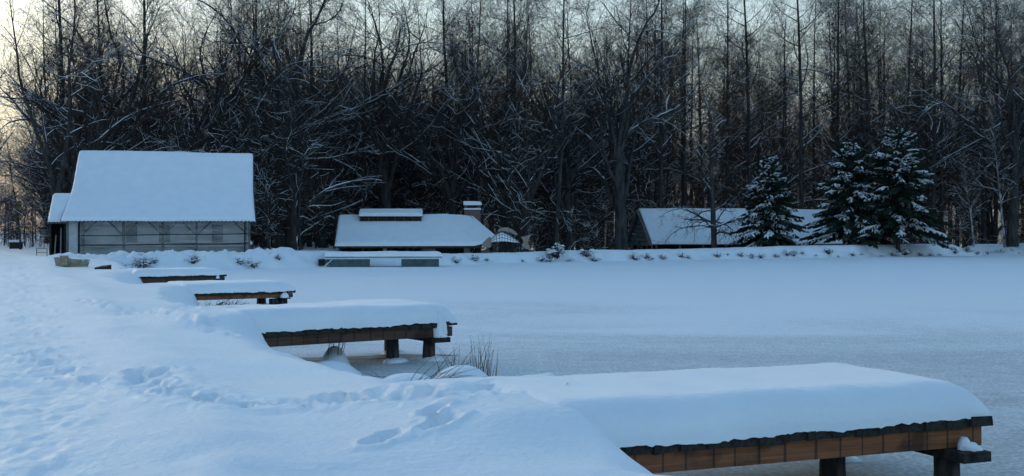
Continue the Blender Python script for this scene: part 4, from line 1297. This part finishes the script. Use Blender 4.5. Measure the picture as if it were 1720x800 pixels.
for i, (pxx, d, lab) in enumerate(((1408, 126, 'tall dark straight trunk rising between the two right spruces'), (1348, 124, 'tall straight bare tree behind the single spruce'),
                                   (1516, 126, 'slim straight tree just behind the tallest spruce top'), (757, 113, 'slim straight tree rising beside the low building chimney'),
                                   (1112, 119, 'slim straight tree right of the huge oak'), (1222, 131, 'slender tree behind the shed ridge near the single bare tree'),
                                   (1262, 127, 'straight tree behind the shed ridge just left of the lone spruce'))):
    special(TALL[i % 5], 'tall_tree', lab, pxx, d, 1.3 * i, 1.0)

# the single tree in front of the long shed
def shed_tree():
    rng = np.random.default_rng(77)
    P0, R0 = trunk_line(rng, 14.0, 0.30, 14, 0.016, (-0.008, 0), 0.30)
    P1, R1 = sprout(rng, P0, R0, 9, 0.18, 0.42, 62, 14, lambda t: 3.6 + 0 * t, 0.25, 9, 0.13, -0.02, 0.36, 0.03, 0.25)
    P1b, R1b = sprout(rng, P0, R0, 16, 0.42, 1.0, 50, 14, lambda t: 4.2 - 2.2 * t, 0.3, 8, 0.12, 0.03, 0.42, 0.025, 0.25)
    P1 = np.concatenate([P1[:, :8], P1b]); R1 = np.concatenate([R1[:, :8], R1b])
    # low limb with drooping twigs on the left, bare limb rising on the right
    lb = np.array([[(-0.1, -0.1, 4.2), (-0.7, -0.4, 4.6), (-1.5, -0.6, 5.0), (-2.3, -0.8, 5.4), (-3.0, -0.9, 5.6), (-3.8, -1.0, 5.5), (-4.5, -1.0, 5.2), (-5.0, -1.0, 4.8)],
                   [(0.1, -0.1, 4.4), (0.6, -0.3, 5.2), (1.1, -0.5, 5.9), (1.8, -0.8, 6.6), (2.5, -1.1, 7.3), (3.2, -1.3, 8.0), (3.9, -1.4, 8.6), (4.6, -1.5, 9.2)],
                   [(-0.1, -0.2, 3.9), (-0.9, -0.6, 4.1), (-1.7, -0.9, 4.1), (-2.6, -1.1, 4.0), (-3.3, -1.2, 3.8), (-3.9, -1.2, 3.4), (-4.3, -1.2, 3.0), (-4.5, -1.2, 2.5)]])
    lb[..., 2] -= 0.25
    lr = np.linspace(0.055, 0.012, 8)[None].repeat(3, 0)
    P2, R2 = sprout(rng, np.concatenate([P1, lb]), np.concatenate([R1, lr]), 8, 0.25, 1.0, 48, 14, lambda t: 1.5 - 0.6 * t, 0.3, 6, 0.2, -0.02, 0.5, 0.014, 0.4)
    P3, R3 = sprout(rng, P2, R2, 6, 0.2, 1.0, 45, 15, lambda t: 0.62 + 0 * t, 0.3, 4, 0.2, -0.03, 0.6, 0.009, 0.5)
    sn = MB()
    for s_ in (snow_on(rng, P1, R1, 0.8, 0.03), snow_on(rng, lb[1:2], lr[1:2], 0.6, 0.02), snow_on(rng, P2, R2, 0.22, 0.016)):
        sn.tubes(s_[0], s_[1], 4)
    return {'trunk': MB().tubes(P0, R0, 12).mesh('trunk', M['bark'], True), 'branches': MB().tubes(P1, R1, 6).tubes(lb, lr, 6).tubes(P2, R2, 4).mesh('branches', M['bark'], True),
            'twigs': MB().tubes(P3, R3, 3).mesh('twigs', M['twig_red'], True), 'branch_snow': sn.mesh('branch_snow', M['branch_snow'], True)}
special(shed_tree(), 'bare_tree', 'single bare tree with drooping twigs standing before the long shed', 1200, 103, 0.0)

# the woods: individuals in front
rng = np.random.default_rng(5)
BUILD = [(-23.5, 84, 9.5), (-8.5, 100, 8.5), (22.0, 118, 8), (14, 115, 5), (31, 121, 7)]
def front_depth(pxx):
    return np.interp(pxx, [-200, 60, 100, 420, 440, 560, 830, 900, 1040, 1060, 1420, 1720, 2000], [150, 140, 96, 94, 88, 100, 106, 97, 104, 121, 121, 112, 122])
def free(x, y, pts, dmin):
    return all((x - a) ** 2 + (y - b) ** 2 > dmin * dmin for a, b in pts) and all((x - a) ** 2 + (y - b) ** 2 > c * c for a, b, c in BUILD)
def zone(pxx, x, y):
    row = 'fronting' if y < front_depth(pxx) + 14 else ('midway in' if y < front_depth(pxx) + 36 else 'deep in')
    k = int(np.searchsorted([110, 430, 560, 850, 1040, 1250, 1420, 1600], pxx))
    return row + ' the woods ' + ('left of the barn', 'behind the barn', 'right of the barn', 'behind the low building', 'between the fish sculpture and the oak',
                                  'behind the left half of the long shed', 'behind the leftmost spruce', 'behind the spruce pair', 'right of the spruces')[k]
placed = list(SPECIAL)
n_tall = n_oak = n_young = 0
tries = 0
while n_tall + n_oak < 200 and tries < 20000:
    tries += 1
    pxx = rng.uniform(70, 1770)
    d = front_depth(pxx) + rng.random() ** 1.3 * 62 + (3 if pxx > 110 else 30)
    x, y = at(pxx, d)
    if not free(x, y, placed, 2.3): continue
    placed.append((x, y))
    left = pxx < 470
    pf = 0.66 if pxx < 1060 else 0.2
    if rng.random() < pf:
        k = rng.integers(6)
        ms = (OAKS + FANS)[k]
        place_tree(ms, 'woodland_tree', 'broad crowned bare tree ' + zone(pxx, x, y), x, y, rng.uniform(0, 6.28), rng.uniform(0.72, 0.98) * (0.9 if left else 1), 'broad crowned trees of the woods')
        n_oak += 1
    else:
        ms = TALL[rng.integers(5)]
        place_tree(ms, 'woodland_tree', 'straight slender bare tree ' + zone(pxx, x, y), x, y, rng.uniform(0, 6.28), rng.uniform(0.72, 1.05) * (0.88 if left else 1), 'slender trees of the woods')
        n_tall += 1
tries = 0
while n_young < 150 and tries < 20000:
    tries += 1
    pxx = rng.uniform(85, 1760)
    d = front_depth(pxx) + rng.random() ** 1.5 * 40
    x, y = at(pxx, d)
    if not free(x, y, placed, 1.2): continue
    placed.append((x, y))
    red = rng.random() < 0.15
    ms = YOUNG_RED[rng.integers(2)] if red else YOUNG[rng.integers(4)]
    place_tree(ms, 'young_tree', ('spindly reddish young tree ' if red else 'spindly snowy young tree ') + zone(pxx, x, y),
               x, y, rng.uniform(0, 6.28), rng.uniform(0.7, 1.35), 'reddish young trees of the woods' if red else 'young trees of the woods')
    n_young += 1

# the depth of the woods behind, one mass: instanced trees
def forest_mass(name, label, meshes, pts, scales, seed):
    src = []
    for ms in meshes:
        mb = bpy.data.meshes.new('mass_tree')
        bm = bmesh.new()
        mats = []
        for nm, me in ms.items():
            off = len(mats)
            mats.append(me.materials[0])
            n0 = len(bm.faces)
            bm.from_mesh(me)
            bm.faces.ensure_lookup_table()
            for fi in range(n0, len(bm.faces)):
                bm.faces[fi].material_index = off
        bm.to_mesh(mb); bm.free()
        for mt in mats: mb.materials.append(mt)
        src.append(bpy.data.objects.new('mass_tree_source', mb))
    me = bpy.data.meshes.new(name)
    me.from_pydata([tuple(p) for p in pts], [], [])
    at_ = me.attributes.new('kindi', 'INT', 'POINT'); at_.data.foreach_set('value', np.random.default_rng(seed).integers(0, len(src), len(pts)).astype(np.int32))
    at_ = me.attributes.new('siz', 'FLOAT', 'POINT'); at_.data.foreach_set('value', np.asarray(scales, np.float32))
    at_ = me.attributes.new('turn', 'FLOAT', 'POINT'); at_.data.foreach_set('value', (np.random.default_rng(seed + 1).random(len(pts)) * 6.28).astype(np.float32))
    o = ob(name, me)
    o['kind'] = 'stuff'; o['label'] = label; o['category'] = 'woods'
    g = bpy.data.node_groups.new(name, 'GeometryNodeTree')
    g.interface.new_socket('Geometry', in_out='INPUT', socket_type='NodeSocketGeometry')
    g.interface.new_socket('Geometry', in_out='OUTPUT', socket_type='NodeSocketGeometry')
    N, L = g.nodes, g.links
    gi = N.new('NodeGroupInput'); go = N.new('NodeGroupOutput'); jn = N.new('GeometryNodeJoinGeometry')
    ki = N.new('GeometryNodeInputNamedAttribute'); ki.data_type = 'INT'; ki.inputs[0].default_value = 'kindi'
    si = N.new('GeometryNodeInputNamedAttribute'); si.data_type = 'FLOAT'; si.inputs[0].default_value = 'siz'
    tu = N.new('GeometryNodeInputNamedAttribute'); tu.data_type = 'FLOAT'; tu.inputs[0].default_value = 'turn'
    cx = N.new('ShaderNodeCombineXYZ'); L.new(tu.outputs[0], cx.inputs[2])
    for i, s_ in enumerate(src):
        oi = N.new('GeometryNodeObjectInfo'); oi.inputs['Object'].default_value = s_
        eq = N.new('FunctionNodeCompare'); eq.data_type = 'INT'; eq.operation = 'EQUAL'
        L.new(ki.outputs[0], eq.inputs[2]); eq.inputs[3].default_value = i
        ip = N.new('GeometryNodeInstanceOnPoints')
        L.new(gi.outputs[0], ip.inputs['Points']); L.new(eq.outputs[0], ip.inputs['Selection'])
        L.new(oi.outputs['Geometry'], ip.inputs['Instance'])
        L.new(cx.outputs[0], ip.inputs['Rotation']); L.new(si.outputs[0], ip.inputs['Scale'])
        L.new(ip.outputs[0], jn.inputs[0])
    L.new(jn.outputs[0], go.inputs[0])
    md = o.modifiers.new('trees', 'NODES'); md.node_group = g
    return o

pts, scs = [], []
while len(pts) < 220:
    ang = rng.uniform(-25, 44)
    d = rng.uniform(128, 260)
    x, y = math.tan(math.radians(ang)) * d, d
    pxx = 860 + F * x / y
    if pxx < 80: continue
    if y < front_depth(pxx) + 45: continue
    if not free(x, y, placed, 2.5): continue
    pts.append((x, y, 0.7 if x < -15 else -1.3)); scs.append(rng.uniform(0.6, 0.85) if pxx < 480 else rng.uniform(0.7, 0.95))
for i in range(130):      # off to both sides of the picture and the thin far edge on the left
    pxx = rng.uniform(-700, 90)
    d = rng.uniform(150, 260)
    x, y = at(pxx, d)
    pts.append((x, y, 0.7)); scs.append(rng.uniform(0.30, 0.5))
for i in range(110):
    pxx = rng.uniform(1770, 2500)
    d = rng.uniform(118, 180)
    x, y = at(pxx, d)
    pts.append((x, y, -1.3 if y > 125 else 0.4)); scs.append(rng.uniform(0.7, 1.0))
forest_mass('deep_woods', 'dense mass of bare trees deep in the woods', TALL[:3] + OAKS[1:3], pts, scs, 9)
pts, scs = [], []
for i in range(300):
    pxx = rng.uniform(90, 1780)
    d = front_depth(pxx) + rng.uniform(6, 70)
    x, y = at(pxx, d)
    if not free(x, y, [], 1): continue
    pts.append((x, y, 0.7 if x < -15 else -1.3)); scs.append(rng.uniform(0.55, 1.15))
for i in range(40):
    pxx = rng.uniform(425, 580)
    d = rng.uniform(112, 150)
    x, y = at(pxx, d)
    pts.append((x, y, 0.7 if x < -15 else -1.3)); scs.append(rng.uniform(0.8, 1.3))
for i in range(240):
    pxx = rng.uniform(100, 1800)
    d = rng.uniform(160, 200)
    x, y = at(pxx, d)
    pts.append((x, y, 0.7 if x < -15 else -1.3)); scs.append(rng.uniform(1.1, 1.7))
for i in range(220):
    pxx = rng.uniform(-500, 95)
    d = rng.uniform(108, 170)
    x, y = at(pxx, d)
    pts.append((x, y, 0.7)); scs.append(rng.uniform(0.35, 0.7))
forest_mass('undergrowth', 'tangled dark undergrowth beneath the trees of the woods', YOUNG + YOUNG_RED[:1], pts, scs, 19)

# ------------------------------------------------------------------ snow laden spruces
def make_spruce(seed, H, Rb):
    rng = np.random.default_rng(seed)
    P0, R0 = trunk_line(rng, H * 0.99, 0.018 * H, 12, 0.006, (0, 0), 0.06)
    nd, sn, bw = MB(), MB(), MB()
    n = int(H * 24)
    f = (np.arange(n) + rng.random(n)) / n
    f = f ** 0.86
    zs = H * (0.13 + 0.86 * f)
    Lb = Rb * (1 - f) ** 0.66 * rng.uniform(0.62, 1.12, n) + 0.22
    # irregular outline: some sectors bulge
    az = np.arange(n) * 2.399 + rng.normal(0, 0.25, n)
    Lb *= 1 + 0.14 * np.sin(az * 2 + zs * 0.9 + seed) + 0.10 * np.sin(az + zs * 2.1)
    K = 8
    s = np.linspace(0, 1, K)
    out = np.stack([np.cos(az), np.sin(az), 0 * az], -1)
    rise = np.where(f > 0.8, 0.5, np.where(f > 0.5, 0.10, -0.05))
    zz = zs[:, None] + Lb[:, None] * (rise[:, None] * s - (0.44 - 0.25 * f)[:, None] * s ** 2 + 0.20 * s ** 3.0)
    P = np.zeros((n, K, 3))
    P[:, :, :2] = out[:, None, :2] * (Lb[:, None] * s)[..., None]
    bend = rng.normal(0, 0.10, n)
    P[:, :, 0] += (-np.sin(az) * bend * Lb)[:, None] * s ** 2
    P[:, :, 1] += (np.cos(az) * bend * Lb)[:, None] * s ** 2
    P[:, :, 2] = zz
    bw.tubes(P, np.linspace(0.028, 0.008, K)[None].repeat(n, 0) * (0.5 + 0.6 * (1 - f))[:, None], 3)
    # side twigs hung with needles: thin drooping blades
    V, Fq = [], []
    SV, SR = [], []
    for b in range(n):
        L = Lb[b]
        m = max(8, int(L * 24))
        t = np.sqrt(rng.uniform(0.04, 1.0, m))
        q = t * (K - 1); i = np.minimum(q.astype(int), K - 2); fr = (q - i)[:, None]
        base = P[b, i] * (1 - fr) + P[b, i + 1] * fr
        tan = nrm_(P[b, i + 1] - P[b, i])
        sdv = nrm_(np.cross(tan, np.array([0, 0, 1.0])))
        sg = rng.choice([-1, 1], m)[:, None]
        ln = (0.24 + 0.46 * (1 - t) * min(1, L / 2.0) + 0.16 * rng.random(m))[:, None] * (0.75 + 0.5 * (1 - f[b]))
        dr = nrm_(tan * rng.uniform(0.35, 1.0, (m, 1)) + sdv * sg * rng.uniform(0.4, 1.0, (m, 1)) + np.array([0, 0, -1.0]) * rng.uniform(0.15, 0.75, (m, 1)))
        tip = base + dr * ln
        wv = nrm_(np.cross(dr, nrm_(rng.normal(0, 1, (m, 3))))) * (0.06 + 0.06 * rng.random((m, 1)))
        mid = base * 0.55 + tip * 0.45 + np.array([0, 0, 0.02])
        n0 = sum(len(v) for v in V)
        V.append(np.stack([base - wv * 0.5, base + wv * 0.5, mid + wv, tip, mid - wv], 1).reshape(-1, 3))
        ids = n0 + np.arange(m)[:, None] * 5 + np.arange(5)[None]
        Fq.append(ids)
        # snow lying along the outer part of most branches
        if rng.random() < 0.50:
            k0 = rng.integers(2, 5); k1 = min(K, k0 + rng.integers(3, 6))
            pp = P[b, k0:k1] + np.array([0, 0, 0.05])
            if len(pp) >= 2:
                q_ = np.linspace(0, 1, 6)
                pr_ = np.stack([np.interp(q_, np.linspace(0, 1, len(pp)), pp[:, c]) for c in range(3)], -1)
                pr_[:, 2] += rng.normal(0, 0.02, 6)
                rd = (0.035 + 0.045 * min(1, L / 2.2)) * np.array([0.35, 0.9, 1.1, 1.0, 0.8, 0.3]) * rng.uniform(0.6, 1.7, 6)
                SV.append(pr_); SR.append(rd)
            # and on some of the side twigs
            pick = rng.random(m) < 0.32
            for a_, c_ in zip(base[pick], tip[pick]):
                q_ = np.linspace(0.1, 0.95, 6)[:, None]
                SV.append(a_ * (1 - q_) + c_ * q_ + np.array([0, 0, 0.035])); SR.append(0.046 * np.array([0.4, 1, 1.2, 1.1, 0.8, 0.3]) * rng.uniform(0.6, 1.4))
    V = np.concatenate(V); Fq = np.concatenate(Fq)
    sn.tubes(np.array(SV), np.array(SR), 5)
    return {'trunk': MB().tubes(P0, R0, 10).mesh('trunk', M['bark'], True), 'branches': bw.mesh('branches', M['bark'], True),
            'foliage': np_mesh('foliage', V, [Fq], M['needles'], False), 'branch_snow': sn.mesh('branch_snow', M['branch_snow'], True)}
for sd, pxx, d, topy, Rb, lab in ((501, 1293, 104, 262, 3.2, 'lone snow laden spruce, leftmost and smallest, before the long shed'),
                                  (502, 1428, 107, 240, 3.9, 'middle snow laden spruce, lower one of the touching pair'),
                                  (503, 1508, 106, 216, 4.3, 'tallest snow laden spruce, right one of the touching pair')):
    x, y = at(pxx, d)
    z = hz(x, y)
    H = CAMZ + (388 - topy) / F * d - z
    place_tree(make_spruce(sd, H, Rb), 'spruce_tree', lab, x, y, 0.0, 1.0, 'snow laden spruces', z=z)

# ------------------------------------------------------------------ shrubs and grasses of the banks
def make_shrub(seed, H, spread, nst, snow_amt, twigm='grass_dark'):
    rng = np.random.default_rng(seed)
    az = rng.uniform(0, 6.28, nst); tl = rng.uniform(0.1, 1.0, nst) * spread
    P = np.zeros((nst, 6, 3)); s = np.linspace(0, 1, 6)
    P[:, :, 0] = (np.cos(az) * tl)[:, None] * s ** 1.3 + rng.normal(0, 0.10 * spread, nst)[:, None]
    P[:, :, 1] = (np.sin(az) * tl)[:, None] * s ** 1.3 + rng.normal(0, 0.08 * spread, nst)[:, None]
    hh = H * rng.uniform(0.4, 1.0, nst)
    P[:, :, 2] = hh[:, None] * (s - 0.35 * (tl / spread)[:, None] * s ** 2) - 0.08
    P[:, 1:] += rng.normal(0, 0.02, (nst, 5, 3))
    R = np.linspace(0.013, 0.006, 6)[None].repeat(nst, 0)
    P2, R2 = sprout(rng, P, R, 5, 0.25, 1.0, 40, 15, lambda t: H * 0.30 * (1.2 - 0.5 * t), 0.3, 4, 0.18, 0.0, 0.7, 0.006, 0.5)
    tw = MB().tubes(P, R, 3).tubes(P2, R2, 3)
    sn = MB()
    for j in range(int(nst * snow_amt)):
        k = rng.integers(nst)
        c = P[k, rng.integers(3, 6)]
        snow_lump(sn, (c[0], c[1], max(0.02, c[2] * 0.8)), (rng.uniform(0.06, 0.17), rng.uniform(0.06, 0.15), rng.uniform(0.05, 0.11)), seed * 7 + j, 7)
    out = {'twigs': tw.mesh('twigs', M[twigm], True)}
    if sn.n: out['snow_tufts'] = sn.mesh('snow_tufts', M['snow'], True)
    return out
SHRUBS = [make_shrub(600 + i, (0.8, 0.65, 0.95, 0.55, 0.7)[i], (0.65, 0.55, 0.8, 0.6, 0.8)[i], (34, 28, 40, 24, 30)[i], (0.5, 0.35, 0.9, 0.2, 0.4)[i]) for i in range(5)]
def bank_point(pxx, s_target):
    """point on the far bank in the direction of pixel column pxx, s_target metres behind the waterline"""
    ds = np.arange(60, 125, 0.1)
    xs = (pxx - 860) / F * ds
    s = shore_sd(xs, ds)
    k = np.where((s > s_target) & (ds > 62))[0]
    return xs[k[0]], ds[k[0]]
named = [(935, 0.7, 2, 1.5, 'largest snow filled shrub on the far bank, right of the fish sculpture'), (985, 0.6, 0, 1.35, 'bare rounded shrub on the far bank next to the largest one'),
         (1143, 0.5, 1, 1.1, 'round dark shrub on the bank below the shed gable'), (240, 0.5, 2, 1.0, 'dark shrub at the water edge before the barn'),
         (1205, 0.35, 3, 1.0, 'flat dark shrub on the bank below the single bare tree'), (1390, 0.4, 4, 1.0, 'shrub on the bank between the spruces'),
         (1625, 0.5, 1, 1.1, 'dark shrub on the bank toward the right edge')]
for pxx, s_, k, scl, lab in named:
    x, y = bank_point(pxx, s_)
    place_tree(SHRUBS[k], 'shrub', lab, x, y, 0.7 * pxx, scl, None, 'shrub', z=hz(x, y) - 0.04)
for i in range(46):
    pxx = (205, 222, 262, 322, 328, 402, 425, 470, 700, 770, 800, 815, 880, 905, 920, 955, 1000, 1070, 1085, 1110, 1160, 1220, 1245, 1280, 1305, 1320, 1330, 1350, 1375, 1410, 1430, 1445, 1480, 1500, 1515, 1545, 1560, 1580, 1600, 1640, 1655, 1680, 1700, 1712, 1090, 1260)[i]
    x, y = bank_point(pxx + rng.uniform(-4, 4), rng.uniform(0.05, 0.45))
    small = rng.uniform(0.4, 1.0)
    place_tree(SHRUBS[rng.integers(5)], 'bank_tuft', 'low tuft of dark twigs poking from the far bank at the ice edge', x, y, rng.uniform(0, 6.28), small, 'tufts along the far bank', 'tuft', z=hz(x, y) - 0.03)

def make_grass(seed, nb, H, spread, bend, lean=(0, 0), wd=0.006):
    rng = np.random.default_rng(seed)
    K = 6; s = np.linspace(0, 1, K)
    az = rng.uniform(0, 6.28, nb); tl = rng.random(nb) * spread * 0.55
    hh = H * rng.uniform(0.35, 1.0, nb) ** 0.8
    P = np.zeros((nb, K, 3))
    P[:, :, 0] = (rng.normal(0, spread * 0.30, nb))[:, None] + (np.cos(az) * tl + lean[0] * hh)[:, None] * s ** 1.6
    P[:, :, 1] = (rng.normal(0, spread * 0.22, nb))[:, None] + (np.sin(az) * tl + lean[1] * hh)[:, None] * s ** 1.6
    bd = bend * rng.random(nb)
    P[:, :, 2] = hh[:, None] * (s - bd[:, None] * s ** 2.4) - 0.06
    R = wd * np.linspace(1, 0.25, K)[None].repeat(nb, 0)
    return MB().tubes(P, R, 3).mesh('grass_tuft', M['grass'], True)
GR = [(775, 16.35, -0.62, 26, 0.68, 0.70, 0.25, (0.1, 0), 'tall dry reeds behind the snow hummock between the two nearest docks', 81),
      (808, 16.3, -0.35, 20, 0.85, 0.36, 0.15, (-0.05, 0), 'tallest upright dry reed clump left of the nearest dock', 82),
      (716, 15.5, -1.2, 46, 0.60, 0.55, 0.75, (0.9, 0), 'flattened dry grass bent over between two snow hummocks', 83),
      (562, 19.75, -3.0, 13, 0.58, 0.40, 0.3, (0.25, 0), 'small dry grass tuft in a snow lump by the second dock', 84),
      (375, 34.4, 0, 60, 0.50, 0.9, 0.5, (0.3, 0), 'dark grass under the third dock', 85),
      (660, 17.6, 0, 12, 0.45, 1.0, 0.9, (-0.6, 0), 'few thin arching stems at the ice edge left of the reeds', 86)]
for pxx, d, x_, nb, H, sp, bd, ln, lab, sd in GR:
    x, y = at(pxx, d)
    o = ob('grass_tuft', make_grass(sd, nb, H, sp, bd, ln, 0.007 if d < 30 else 0.012))
    o.location = (x, y, max(hz(x, y), -0.02))
    tag(o, lab, 'grass')
